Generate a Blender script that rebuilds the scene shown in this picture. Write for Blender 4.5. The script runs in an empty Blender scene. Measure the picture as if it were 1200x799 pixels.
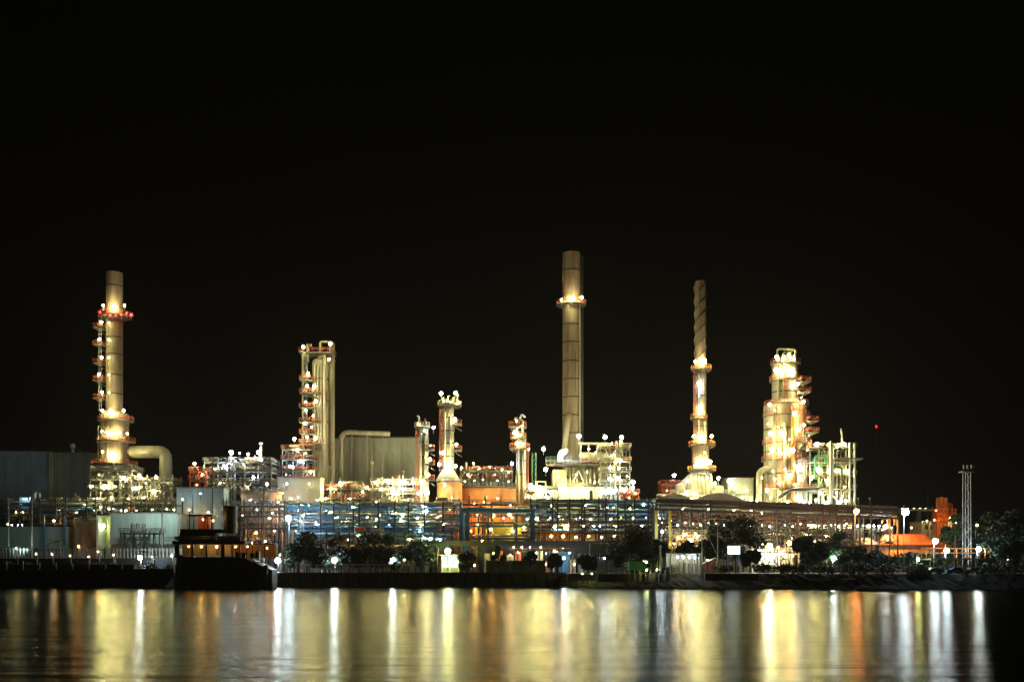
import bpy, math, random
from mathutils import Vector
random.seed(7)
PI = math.pi
sc = bpy.context.scene
COL = sc.collection
F, CX, HY, HC = 1200.0, 600.0, 664.0, 5.0      # focal length and horizon of the photograph, camera height in metres
GZ = 3.4                                       # yard level above the river


def at(px, py, Y):
    return Vector(((px - CX) * Y / F, Y, HC + (HY - py) * Y / F))


def xs(px, Y):
    return (px - CX) * Y / F


def zs(py, Y):
    return HC + (HY - py) * Y / F


def sz(d, Y):
    return d * Y / F


# ------------------------------------------------------------------ materials
def new_mat(name):
    m = bpy.data.materials.new(name)
    m.use_nodes = True
    nt = m.node_tree
    return m, nt, nt.nodes['Principled BSDF']


def paint(name, col, rough=0.55, metal=0.0, var=0.25, scale=1.2, stretch=(1, 1, 0.25), bump=0.0, rust=0.0):
    m, nt, b = new_mat(name)
    tc = nt.nodes.new('ShaderNodeTexCoord')
    mp = nt.nodes.new('ShaderNodeMapping')
    mp.inputs['Scale'].default_value = stretch
    nz = nt.nodes.new('ShaderNodeTexNoise')
    nz.inputs['Scale'].default_value = scale
    nz.inputs['Detail'].default_value = 6
    nz.inputs['Roughness'].default_value = 0.65
    nt.links.new(tc.outputs['Object'], mp.inputs[0])
    nt.links.new(mp.outputs[0], nz.inputs['Vector'])
    cr = nt.nodes.new('ShaderNodeValToRGB')
    cr.color_ramp.elements[0].position = 0.3
    cr.color_ramp.elements[1].position = 0.7
    lo = tuple(max(0.0, c * (1 - var)) for c in col) + (1,)
    hi = tuple(min(0.85, c * (1 + var)) for c in col) + (1,)
    cr.color_ramp.elements[0].color = lo
    cr.color_ramp.elements[1].color = hi
    nt.links.new(nz.outputs['Fac'], cr.inputs[0])
    out = cr.outputs[0]
    if rust > 0:
        n2 = nt.nodes.new('ShaderNodeTexNoise')
        n2.inputs['Scale'].default_value = scale * 0.6
        n2.inputs['Detail'].default_value = 8
        n2.inputs['Roughness'].default_value = 0.7
        nt.links.new(mp.outputs[0], n2.inputs['Vector'])
        c2 = nt.nodes.new('ShaderNodeValToRGB')
        c2.color_ramp.elements[0].position = 0.52
        c2.color_ramp.elements[1].position = 0.68
        c2.color_ramp.elements[0].color = (0, 0, 0, 1)
        c2.color_ramp.elements[1].color = (rust, rust, rust, 1)
        nt.links.new(n2.outputs['Fac'], c2.inputs[0])
        mx = nt.nodes.new('ShaderNodeMix')
        mx.data_type = 'RGBA'
        nt.links.new(c2.outputs[0], mx.inputs['Factor'])
        nt.links.new(out, mx.inputs['A'])
        mx.inputs['B'].default_value = (0.16, 0.075, 0.035, 1)
        out = mx.outputs['Result']
    nt.links.new(out, b.inputs['Base Color'])
    b.inputs['Roughness'].default_value = rough
    b.inputs['Metallic'].default_value = metal
    if bump > 0:
        bp = nt.nodes.new('ShaderNodeBump')
        bp.inputs['Strength'].default_value = bump
        bp.inputs['Distance'].default_value = 0.1
        nt.links.new(nz.outputs['Fac'], bp.inputs['Height'])
        nt.links.new(bp.outputs[0], b.inputs['Normal'])
    return m


def corrugated(name, col, pitch=1.2, rough=0.5, var=0.2):
    m = paint(name, col, rough=rough, var=var * 1.4, scale=0.45, stretch=(1, 1, 0.2), rust=0.22)
    nt = m.node_tree
    b = nt.nodes['Principled BSDF']
    tc = nt.nodes.new('ShaderNodeTexCoord')
    w = nt.nodes.new('ShaderNodeTexWave')
    w.wave_type = 'BANDS'
    w.bands_direction = 'X'
    w.inputs['Scale'].default_value = 0.314 / pitch * 1.0
    w.inputs['Distortion'].default_value = 0
    nt.links.new(tc.outputs['Object'], w.inputs['Vector'])
    bp = nt.nodes.new('ShaderNodeBump')
    bp.inputs['Strength'].default_value = 0.18
    bp.inputs['Distance'].default_value = 0.08
    nt.links.new(w.outputs['Fac'], bp.inputs['Height'])
    nt.links.new(bp.outputs[0], b.inputs['Normal'])
    return m


def glow(name, col, strength):
    m, nt, b = new_mat(name)
    b.inputs['Base Color'].default_value = (0.8, 0.8, 0.8, 1)
    b.inputs['Emission Color'].default_value = (*col, 1)
    b.inputs['Emission Strength'].default_value = strength
    m.cycles.emission_sampling = 'FRONT'
    return m


M = {}
M['lagging'] = paint('aluminium lagging', (0.33, 0.30, 0.22), rough=0.42, metal=0.15, var=0.32, scale=0.6, stretch=(1, 1, 0.18), bump=0.15, rust=0.5)
M['stack'] = paint('weathered stack steel', (0.23, 0.18, 0.12), rough=0.55, var=0.6, scale=0.55, stretch=(1, 1, 0.1), bump=0.15, rust=0.85)
M['cream'] = paint('cream paint', (0.42, 0.38, 0.27), rough=0.5, var=0.12, scale=0.6, rust=0.12)
M['white'] = paint('white paint', (0.72, 0.72, 0.68), rough=0.5, var=0.1, scale=0.4, rust=0.1)
M['steel'] = paint('galvanised steel', (0.30, 0.29, 0.27), rough=0.5, metal=0.2, var=0.2, rust=0.15)
M['dark_steel'] = paint('dark painted steel', (0.055, 0.052, 0.05), rough=0.6, var=0.3, rust=0.25)
M['grating'] = paint('deck grating', (0.12, 0.105, 0.085), rough=0.7, var=0.3, scale=2)
M['red'] = paint('red oxide rail paint', (0.42, 0.10, 0.05), rough=0.55, var=0.2, rust=0.1)
M['orange'] = paint('orange paint with sodium tint', (0.66, 0.24, 0.06), rough=0.6, var=0.3, scale=0.5, stretch=(1, 1, 0.2), rust=0.5)  # sodium lamp glow put into the tank colour; plain orange paint elsewhere
M['peach'] = paint('peach tank paint', (0.60, 0.40, 0.23), rough=0.6, var=0.3, scale=0.5, rust=0.45)
M['blue'] = paint('blue structural paint', (0.055, 0.20, 0.42), rough=0.5, var=0.2, rust=0.15)
M['green'] = paint('green pipe paint', (0.08, 0.30, 0.10), rough=0.5, var=0.2, rust=0.1)
M['yellow'] = paint('yellow paint', (0.62, 0.50, 0.06), rough=0.5, var=0.2, rust=0.15)
M['teal'] = corrugated('pale teal cladding', (0.40, 0.50, 0.46))
M['slate'] = corrugated('slate blue cladding', (0.22, 0.28, 0.34), pitch=2.0)
M['greygreen'] = corrugated('grey green cladding', (0.29, 0.30, 0.22), pitch=1.6)
M['greydark'] = corrugated('charcoal cladding', (0.22, 0.21, 0.17), pitch=1.6)
M['concrete'] = paint('concrete', (0.27, 0.25, 0.20), rough=0.85, var=0.3, scale=0.5, stretch=(1, 1, 0.5), bump=0.3)
M['roof_tile'] = corrugated('roof tiles with sodium tint', (0.62, 0.20, 0.055), pitch=0.5)  # orange of the sodium lamps put into the tile colour
M['quay_concrete'] = paint('dark quay concrete', (0.095, 0.085, 0.055), rough=0.8, var=0.5, scale=0.4, stretch=(1, 1, 0.4), bump=0.3)  # concrete in a darker tone for the quay wall
M['hull'] = paint('black hull paint', (0.012, 0.012, 0.014), rough=0.55, var=0.4, rust=0.12)
M['bark'] = paint('bark', (0.10, 0.07, 0.045), rough=0.9, var=0.3, bump=0.3)
M['glass'] = paint('dark window glass', (0.03, 0.04, 0.05), rough=0.08, var=0.05)
M['teal_pipe'] = paint('teal pipe paint', (0.09, 0.27, 0.30), rough=0.5, var=0.25, rust=0.15)
M['verdigris'] = paint('dull green paint', (0.05, 0.13, 0.09), rough=0.6)
M['rubber'] = paint('black rubber', (0.02, 0.02, 0.02), rough=0.8)


def leaf_mat(name, col):
    m = paint(name, col, rough=0.6, var=0.45, scale=0.5, stretch=(1, 1, 1))
    return m


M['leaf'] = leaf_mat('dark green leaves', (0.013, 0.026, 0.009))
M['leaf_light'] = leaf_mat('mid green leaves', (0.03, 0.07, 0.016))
M['palm'] = leaf_mat('palm fronds', (0.035, 0.07, 0.02))

K = 9.0
A = 0.42         # lamp glass radius factor
M['w'] = glow('warm lamp glass', (1.0, 0.90, 0.40), 34 * K)
M['c'] = glow('cool lamp glass', (0.66, 0.84, 1.0), 32 * K)
M['o'] = glow('sodium lamp glass', (1.0, 0.30, 0.035), 30 * K)
M['a'] = glow('amber lamp glass', (1.0, 0.55, 0.15), 30 * K)
M['r'] = glow('red warning lamp glass', (1.0, 0.0016, 0.003), 60)
M['g'] = glow('greenish lamp glass', (0.85, 1.0, 0.36), 30 * K)
for k_ in 'wcoag':
    e_ = M[k_].node_tree.nodes['Principled BSDF'].inputs
    M[k_ + '_small'] = glow('small ' + M[k_].name, tuple(e_['Emission Color'].default_value)[:3], e_['Emission Strength'].default_value * 3.6)


# ------------------------------------------------------------------ mesh building
class MB:
    def __init__(self):
        self.v, self.f, self.s = [], [], []

    def add(self, vs, fs, smooth=False):
        n = len(self.v)
        self.v += [tuple(p) for p in vs]
        self.f += [tuple(i + n for i in f) for f in fs]
        self.s += [smooth] * len(fs)
        return self

    def box(self, x0, x1, y0, y1, z0, z1):
        return self.add([(x0, y0, z0), (x1, y0, z0), (x1, y1, z0), (x0, y1, z0), (x0, y0, z1), (x1, y0, z1), (x1, y1, z1), (x0, y1, z1)],
                        [(0, 3, 2, 1), (4, 5, 6, 7), (0, 1, 5, 4), (1, 2, 6, 5), (2, 3, 7, 6), (3, 0, 4, 7)])

    def bar(self, a, b, w, h=None):
        """square bar between two points"""
        return self.tube(a, b, w * 0.7071, 4, smooth=False, r2=w * 0.7071, rot=PI / 4)

    def tube(self, a, b, r, n=8, smooth=True, r2=None, rot=0.0, caps=True):
        a, b = Vector(a), Vector(b)
        d = (b - a)
        if d.length < 1e-6:
            return self
        d.normalize()
        up = Vector((0, 0, 1)) if abs(d.z) < 0.95 else Vector((0, 1, 0))
        u = d.cross(up).normalized()
        w = u.cross(d)
        r2 = r if r2 is None else r2
        vs = []
        for p, q in ((a, r), (b, r2)):
            for i in range(n):
                t = 2 * PI * i / n + rot
                vs.append(p + u * (q * math.cos(t)) + w * (q * math.sin(t)))
        self.add(vs, [(i, (i + 1) % n, n + (i + 1) % n, n + i) for i in range(n)], smooth)
        if caps:
            k = len(self.v) - 2 * n
            self.f.append(tuple(k + i for i in reversed(range(n))))
            self.f.append(tuple(k + n + i for i in range(n)))
            self.s += [False, False]
        return self

    def pipe(self, pts, r, n=8, bend=2.0):
        """pipe through points with rounded elbows"""
        pts = [Vector(p) for p in pts]
        path = [pts[0]]
        for i in range(1, len(pts) - 1):
            p0, p1, p2 = pts[i - 1], pts[i], pts[i + 1]
            l0, l2 = (p0 - p1).length, (p2 - p1).length
            k = min(r * bend, l0 * 0.45, l2 * 0.45)
            a = p1 + (p0 - p1).normalized() * k
            b = p1 + (p2 - p1).normalized() * k
            for t in (0, 0.25, 0.5, 0.75, 1):
                path.append(a * (1 - t) ** 2 + p1 * 2 * t * (1 - t) + b * t * t)
        path.append(pts[-1])
        ref = None
        rings = []
        for i, p in enumerate(path):
            d = (path[min(i + 1, len(path) - 1)] - path[max(i - 1, 0)])
            if d.length < 1e-6:
                d = Vector((0, 0, 1))
            d.normalize()
            if ref is None:
                ref = d.cross(Vector((0.31, 0.57, 0.76))).normalized()
            ref = (ref - d * ref.dot(d)).normalized()
            w = d.cross(ref)
            rings.append([p + ref * (r * math.cos(2 * PI * j / n)) + w * (r * math.sin(2 * PI * j / n)) for j in range(n)])
        vs = [p for ring in rings for p in ring]
        fs = []
        for i in range(len(rings) - 1):
            for j in range(n):
                fs.append((i * n + j, i * n + (j + 1) % n, (i + 1) * n + (j + 1) % n, (i + 1) * n + j))
        self.add(vs, fs, True)
        m = len(self.v) - len(vs)
        self.f += [tuple(m + i for i in reversed(range(n))), tuple(m + len(vs) - n + i for i in range(n))]
        self.s += [False, False]
        return self

    def lathe(self, cx, cy, prof, n=24, smooth=True):
        """profile of (radius, z) turned round a vertical axis; sharp corners are split so that they shade crisply"""
        if smooth and len(prof) > 2:
            runs, cur = [], [prof[0]]
            for i in range(1, len(prof)):
                cur.append(prof[i])
                if i < len(prof) - 1:
                    a0 = math.atan2(prof[i][1] - prof[i - 1][1], prof[i][0] - prof[i - 1][0])
                    a1 = math.atan2(prof[i + 1][1] - prof[i][1], prof[i + 1][0] - prof[i][0])
                    d = abs((a1 - a0 + PI) % (2 * PI) - PI)
                    if d > math.radians(42):
                        runs.append(cur)
                        cur = [prof[i]]
            runs.append(cur)
            if len(runs) > 1:
                for k, rn in enumerate(runs):
                    self.lathe(cx, cy, rn, n, 'run')
                return self
        caps = smooth != 'run'
        smooth = bool(smooth)
        vs = []
        for r, z in prof:
            for i in range(n):
                t = 2 * PI * i / n
                vs.append((cx + r * math.cos(t), cy + r * math.sin(t), z))
        fs = []
        for k in range(len(prof) - 1):
            for i in range(n):
                fs.append((k * n + i, k * n + (i + 1) % n, (k + 1) * n + (i + 1) % n, (k + 1) * n + i))
        self.add(vs, fs, smooth)
        if not caps:
            return self
        m = len(self.v) - len(vs)
        self.f += [tuple(m + i for i in reversed(range(n))), tuple(m + len(vs) - n + i for i in range(n))]
        self.s += [False, False]
        return self

    def drum(self, a, b, r, n=16):
        """horizontal vessel with dished ends from a to b"""
        a, b = Vector(a), Vector(b)
        d = (b - a).normalized()
        seq = [(a - d * r * 0.45, 0.02), (a - d * r * 0.38, r * 0.5), (a - d * r * 0.2, r * 0.85), (a, r), (b, r), (b + d * r * 0.2, r * 0.85), (b + d * r * 0.38, r * 0.5), (b + d * r * 0.45, 0.02)]
        for (p, q), (p2, q2) in zip(seq, seq[1:]):
            self.tube(p, p2, q, n, True, q2, caps=False)
        return self

    def build(self, name, mat, parent=None, root=None):
        me = bpy.data.meshes.new(name)
        o0 = Vector((0, 0, 0))
        p = parent
        while p is not None:
            o0 = o0 + p.location
            p = p.parent
        if parent is None and root is not None:
            o0 = Vector(root)
        me.from_pydata([(x - o0.x, y - o0.y, z - o0.z) for x, y, z in self.v], [], self.f)
        me.polygons.foreach_set('use_smooth', self.s)
        me.materials.append(M[mat] if isinstance(mat, str) else mat)
        me.update()
        o = bpy.data.objects.new(name, me)
        COL.objects.link(o)
        if parent is not None:
            o.parent = parent
        elif root is not None:
            o.location = root
        return o


def thing(name, label, cat, loc, group=None):
    o = bpy.data.objects.new(name, None)
    o.empty_display_size = 0.5
    COL.objects.link(o)
    o.location = loc
    o['label'] = label
    o['category'] = cat
    if group:
        o['group'] = group
    return o


def tag(o, label, cat, group=None):
    o['label'] = label
    o['category'] = cat
    if group:
        o['group'] = group
    return o


def kind(o, k):
    o['kind'] = k
    return o


# ------------------------------------------------------------------ lamps
LM = {}


def lamp_meshes(a):
    key = round(a, 2)
    if key in LM:
        return LM[key]
    b = MB()
    b.tube((0, a * 0.75, a * 1.0), (0, a * 0.75, -1.9), 0.09, 6)
    b.tube((0, a * 0.75, a * 1.0), (0, 0, a * 1.05), 0.08, 6)
    b.tube((0, 0, a * 0.93), (0, 0, a * 1.22), a * 0.85, 10, True, a * 0.3)
    me = bpy.data.meshes.new('lamp')
    me.from_pydata(b.v, [], b.f)
    me.materials.append(M['dark_steel'])
    b2 = MB()
    import bmesh
    bm = bmesh.new()
    bmesh.ops.create_icosphere(bm, subdivisions=2 if a > 0.5 else 1, radius=a)
    vs = [tuple(v.co) for v in bm.verts]
    fs = [tuple(v.index for v in f.verts) for f in bm.faces]
    bm.free()
    LM[key] = (me, vs, fs, {})
    return LM[key]


def lamp(parent, pos, k='w', a=0.4):
    if a < 0.46 and k != 'r':
        a, k = max(0.065, a * 0.33), k + '_small'
    else:
        a = a * (0.47 if a < 0.6 else 0.56) * (1.25 if k == 'r' else 1)
    me, vs, fs, cache = lamp_meshes(a)
    o = bpy.data.objects.new('lamp', me)
    COL.objects.link(o)
    off = Vector((0, 0, 0))
    p = parent
    while p is not None:
        off += p.location
        p = p.parent
    o.parent = parent
    o.location = Vector(pos) - off
    if k not in cache:
        bm_ = bpy.data.meshes.new('bulb')
        bm_.from_pydata(vs, [], fs)
        bm_.polygons.foreach_set('use_smooth', [True] * len(fs))
        bm_.materials.append(M[k])
        cache[k] = bm_
    b = bpy.data.objects.new('bulb', cache[k])
    COL.objects.link(b)
    b.parent = o
    return o


def lamps(parent, spec, Y):
    """'px,py,kind,radius[,Y]; ...'"""
    for s in spec.split(';'):
        s = s.strip()
        if not s:
            continue
        q = s.split(',')
        y = float(q[4]) if len(q) > 4 else Y
        lamp(parent, at(float(q[0]), float(q[1]), y), q[2].strip(), float(q[3]))


# ------------------------------------------------------------------ plant pieces
def rail_ring(cx, cy, z, r, t0=0.0, t1=2 * PI, h=1.2, w=0.07):
    m = MB()
    n = max(8, int(r * (t1 - t0) / 0.9))
    pts = [(cx + r * math.cos(t0 + (t1 - t0) * i / n), cy + r * math.sin(t0 + (t1 - t0) * i / n)) for i in range(n + 1)]
    for i in range(n):
        (x0, y0), (x1, y1) = pts[i], pts[i + 1]
        m.tube((x0, y0, z), (x0, y0, z + h), w * 0.8, 4)
        for hh in (h, h * 0.55):
            m.tube((x0, y0, z + hh), (x1, y1, z + hh), w, 4)
        m.add([(x0, y0, z), (x1, y1, z), (x1, y1, z + 0.18), (x0, y0, z + 0.18)], [(0, 1, 2, 3)])
    return m


def rail_rect(x0, x1, y0, y1, z, h=1.2, w=0.07, step=1.3, sides='flrb'):
    m = MB()
    segs = {'f': ((x0, y0), (x1, y0)), 'b': ((x0, y1), (x1, y1)), 'l': ((x0, y0), (x0, y1)), 'r': ((x1, y0), (x1, y1))}
    for s in sides:
        a, b = segs[s]
        L = math.hypot(b[0] - a[0], b[1] - a[1])
        n = max(1, int(L / step))
        for hh in (h, h * 0.55):
            m.tube((a[0], a[1], z + hh), (b[0], b[1], z + hh), w, 4)
        for i in range(n + 1):
            t = i / n
            x, y = a[0] + (b[0] - a[0]) * t, a[1] + (b[1] - a[1]) * t
            m.tube((x, y, z), (x, y, z + h), w * 0.8, 4)
    return m


def round_platform(root, cx, cy, z, r, rail='red', deck='grating', h=1.25, inner=None):
    d = MB()
    prof = [(r, z - 0.3), (r, z)]
    d.lathe(cx, cy, prof, 24, False)
    for i in range(8):
        t = 2 * PI * i / 8 + 0.2
        ri = r * 0.55
        d.tube((cx + ri * math.cos(t), cy + ri * math.sin(t), z - 1.2), (cx + r * 0.97 * math.cos(t), cy + r * 0.97 * math.sin(t), z - 0.3), 0.09, 4)
    o = d.build('platform', deck, root)
    rail_ring(cx, cy, z, r - 0.08, h=h).build('railing', rail, o)
    return o


def side_platform(root, x0, x1, y0, y1, z, rail='red', deck='grating', h=1.25):
    d = MB()
    d.box(x0, x1, y0, y1, z - 0.25, z)
    d.tube((x0 + 0.2, y0 + 0.2, z - 0.25), (x1, y1, z - 1.8), 0.09, 4)
    d.tube((x0 + 0.2, y1 - 0.2, z - 0.25), (x1, y1, z - 1.6), 0.09, 4)
    o = d.build('platform', deck, root)
    rail_rect(x0, x1, y0, y1, z, h).build('railing', rail, o)
    return o


def ladder(root, x, y, z0, z1, mat='red', cage=True):
    m = MB()
    for s in (-0.3, 0.3):
        m.tube((x + s, y, z0), (x + s, y, z1), 0.06, 4)
    z = z0
    while z < z1:
        m.tube((x - 0.3, y, z), (x + 0.3, y, z), 0.035, 4)
        z += 0.6
    if cage:
        z = z0 + 2.2
        while z < z1:
            pts = [(x - 0.42, y), (x - 0.4, y - 0.6), (x, y - 0.85), (x + 0.4, y - 0.6), (x + 0.42, y)]
            for p, q in zip(pts, pts[1:]):
                m.tube((*p, z), (*q, z), 0.04, 4)
            z += 1.4
        for px_, py_ in ((-0.4, -0.6), (0, -0.85), (0.4, -0.6)):
            m.tube((x + px_, y + py_, z0 + 2.2), (x + px_, y + py_, z1), 0.04, 4)
    return m.build('ladder', mat, root)


def rings(root, cx, cy, zlist, rfun, mat='dark_steel', h=0.22):
    for z in zlist:
        r = rfun(z)
        m = MB().lathe(cx, cy, [(r * 0.99, z - h), (r + 0.09, z - h), (r + 0.09, z + h), (r * 0.99, z + h)], 24, False)
        m.build('flange_ring', mat, root)


def dished(r, z0, z1):
    return [(r * 0.95, z0), (r, z0 + 0.1), (r, z1), (r * 0.93, z1 + r * 0.18), (r * 0.75, z1 + r * 0.34), (r * 0.45, z1 + r * 0.46), (0.05, z1 + r * 0.5)]


def steel_frame(root, x0, x1, y0, y1, z0, z1, nx, levels, mat='steel', cw=0.32, deck=True, rail='red', brace=True, ny=2, deck_mat='grating', rail_h=1.2):
    """open steel structure: columns, beams and decked levels (levels = list of z)"""
    XS = [x0 + (x1 - x0) * i / (nx - 1) for i in range(nx)]
    YS = [y0 + (y1 - y0) * j / (ny - 1) for j in range(ny)]
    for x in XS:
        for y in YS:
            MB().box(x - cw / 2, x + cw / 2, y - cw / 2, y + cw / 2, z0, z1).build('column', mat, root)
    for z in levels:
        b = MB()
        for y in YS:
            b.box(x0 - cw * 0.49, x1 + cw * 0.49, y - cw * 0.35, y + cw * 0.35, z - 0.42, z - 0.06)
        for x in XS:
            b.box(x - cw * 0.3, x + cw * 0.3, y0 + 0.15, y1 - 0.15, z - 0.40, z - 0.08)
        b.build('beam', mat, root)
        if deck:
            d = MB().box(x0 - 0.5, x1 + 0.5, y0 - 0.6, y1 + 0.5, z - 0.055, z).build('deck', deck_mat, root)
            rail_rect(x0 - 0.45, x1 + 0.45, y0 - 0.55, y1 + 0.45, z, rail_h).build('railing', rail, d)
    if brace:
        zz = [z0] + list(levels)
        for k in range(len(zz) - 1):
            for i in range(nx - 1):
                if random.random() < 0.55:
                    c = (XS[i] + XS[i + 1]) / 2
                    b = MB()
                    b.bar((XS[i], y0, zz[k]), (c, y0, zz[k + 1] - 0.3), 0.18)
                    b.bar((XS[i + 1], y0, zz[k]), (c, y0, zz[k + 1] - 0.3), 0.18)
                    b.build('brace', mat, root)


def clutter(root, x0, x1, y0, y1, z0, z1, n, mats=('lagging', 'steel', 'cream'), rmin=0.12, rmax=0.4, vert=0.5):
    """process piping inside a structure: each run of pipe is its own part"""
    for _ in range(n):
        r = random.uniform(rmin, rmax)
        xa, xb = random.uniform(x0, x1), random.uniform(x0, x1)
        y = random.uniform(y0, y1)
        za, zb = random.uniform(z0, z1), random.uniform(z0, z1)
        if random.random() < vert:
            pts = [(xa, y, z0 + (z1 - z0) * random.uniform(0, 0.25)), (xa, y, za), (xb * 0.4 + xa * 0.6, y, za), (xb * 0.4 + xa * 0.6, y, zb)]
        else:
            pts = [(xa, y, z0), (xa, y, za), (xb, y, za), (xb, y, za + random.uniform(-2.5, 2.5))]
        if abs(pts[1][2] - pts[0][2]) < 3 * r or abs(pts[2][0] - pts[1][0]) < 3 * r:
            continue
        MB().pipe(pts, r, 8).build('pipe', random.choice(mats), root)


def fittings(root, x0, x1, y, z, n, mats=('lagging', 'steel', 'red', 'cream')):
    """valves, small vessels and exchangers standing on a deck"""
    for _ in range(n):
        x = random.uniform(x0, x1)
        t = random.random()
        if t < 0.4:
            h = random.uniform(1.0, 2.6)
            r = random.uniform(0.25, 0.6)
            MB().lathe(x, y, dished(r, z, z + h), 10).build('vessel', random.choice(mats), root)
        elif t < 0.75:
            L = random.uniform(1.5, 3.5)
            r = random.uniform(0.3, 0.65)
            m = MB().drum((x - L / 2, y, z + r + 0.5), (x + L / 2, y, z + r + 0.5), r, 10)
            for s in (-0.3, 0.3):
                m.box(x + s * L - 0.12, x + s * L + 0.12, y - r * 0.7, y + r * 0.7, z, z + 0.6)
            m.build('exchanger', random.choice(mats), root)
        else:
            m = MB().tube((x, y, z), (x, y, z + 1.4), 0.14, 6)
            m.tube((x - 0.45, y, z + 1.4), (x + 0.45, y, z + 1.4), 0.08, 6)
            m.tube((x, y, z + 0.6), (x + 1.1, y, z + 0.6), 0.16, 6)
            m.build('valve', random.choice(mats), root)

# ------------------------------------------------------------------ composite builders
def flood(root, pos, target, power, col=(1, 0.8, 0.5), deg=25, blend=0.6, r=0.35):  # added spot beam, carries no lamp fixture of its own
    l = bpy.data.lights.new('added_spot', 'SPOT')
    l.energy = power
    l.color = col
    l.spot_size = math.radians(deg)
    l.spot_blend = blend
    l.shadow_soft_size = r
    o = bpy.data.objects.new('added_spot_beam', l)
    COL.objects.link(o)
    off = Vector((0, 0, 0))
    p = root
    while p is not None:
        off += p.location
        p = p.parent
    o.parent = root
    o.location = Vector(pos) - off
    o.rotation_euler = (Vector(target) - Vector(pos)).to_track_quat('-Z', 'Y').to_euler()
    return o


def column(name, label, cat, px0, px1, pyt, Y, mat='lagging', plats=(), lspec='', segs=None, rail='red', ringpy=(), ladder_px=None, dome=True, pipes=(), lampY=None, h=1.25, group=None, extra=5, cond='steel'):
    """upright vessel: shell, flange rings, round platforms with railings, ladder, side pipes, lamps"""
    cx = xs((px0 + px1) / 2, Y)
    r0 = sz((px1 - px0) / 2, Y)
    root = thing(name, label, cat, (cx, Y, GZ), group)
    if segs is None:
        segs = [(px0, px1, pyt, None)]
    prof = []
    for i, (a, b, t, bt) in enumerate(segs):           # from the top down: (px0, px1, py_top, _)
        r = sz((b - a) / 2, Y)
        prof.append((r, zs(t, Y)))
    p2 = []
    for i in range(len(prof) - 1, -1, -1):
        r, zt = prof[i]
        zb = GZ if i == len(prof) - 1 else prof[i + 1][1] + abs(prof[i + 1][0] - r) * 0.9
        p2 += [(r, zb), (r, zt)]
    rt, zt = prof[0]
    if dome:
        p2 += [(rt * 0.93, zt + rt * 0.2), (rt * 0.7, zt + rt * 0.4), (rt * 0.4, zt + rt * 0.5), (0.05, zt + rt * 0.54)]
    else:
        p2 += [(rt * 0.86, zt), (rt * 0.86, zt - 3.0)]
    MB().lathe(cx, Y, p2, 32).build('shell', mat, root)

    def rf(z):
        for r, t in prof:
            if z > 0 and z <= t + 0.5:
                best = r
                # the narrowest section that still reaches this height
                return best
        return prof[-1][0]
    rings(root, cx, Y, [zs(p, Y) for p in ringpy], lambda z: [r for r, t in prof if t >= z - 0.6][-1] if [r for r, t in prof if t >= z - 0.6] else prof[-1][0])
    for p in plats:
        c = xs((p[1] + p[2]) / 2, Y)
        round_platform(root, c, Y, zs(p[0], Y), sz((p[2] - p[1]) / 2, Y), rail=p[3] if len(p) > 3 else rail, h=h)
    if ladder_px:
        for (lx, t, bt) in ladder_px:
            ladder(root, xs(lx, Y), Y - r0 * 0.8 - 0.8, zs(bt, Y), zs(t, Y))
    for _ in range(extra):                                # slim lines strapped to the shell
        a = random.uniform(-PI * 0.95, -PI * 0.05)
        rr = random.uniform(0.07, 0.2)
        zt_ = prof[-1][1]
        za, zb = sorted((random.uniform(GZ + 8, zt_), random.uniform(GZ + 8, zt_)))
        rad = prof[-1][0] + rr + 0.2
        x, y = cx + rad * math.cos(a), Y + rad * math.sin(a)
        if zb - za > 3:
            MB().pipe([(x, y, za), (x, y, zb), (cx + (rad - 1) * math.cos(a), Y + (rad - 1) * math.sin(a), zb + 0.02)], rr, 6).build('pipe', random.choice(('steel', 'lagging', 'dark_steel', 'cream')), root)
    for (q, t, bt, rr, mm) in pipes:
        rq = [r for r, tz in prof if tz >= zs((t + bt) / 2, Y) - 0.5]
        rq = rq[0] if zs(t, Y) > prof[-1][1] and rq else prof[-1][0]
        y = Y - (rq ** 2 - min(abs(xs(q, Y) - cx), rq * 0.95) ** 2) ** 0.5 - rr - 0.25
        MB().pipe([(xs(q, Y), y, zs(bt, Y)), (xs(q, Y), y, zs(t, Y)), (xs(q, Y), Y, zs(t, Y) + 0.02)], rr, 8).build('pipe', mm, root)
    lamps(root, lspec, (Y - r0 - 1.3) if lampY is None else lampY)
    return root, cx, r0


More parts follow.
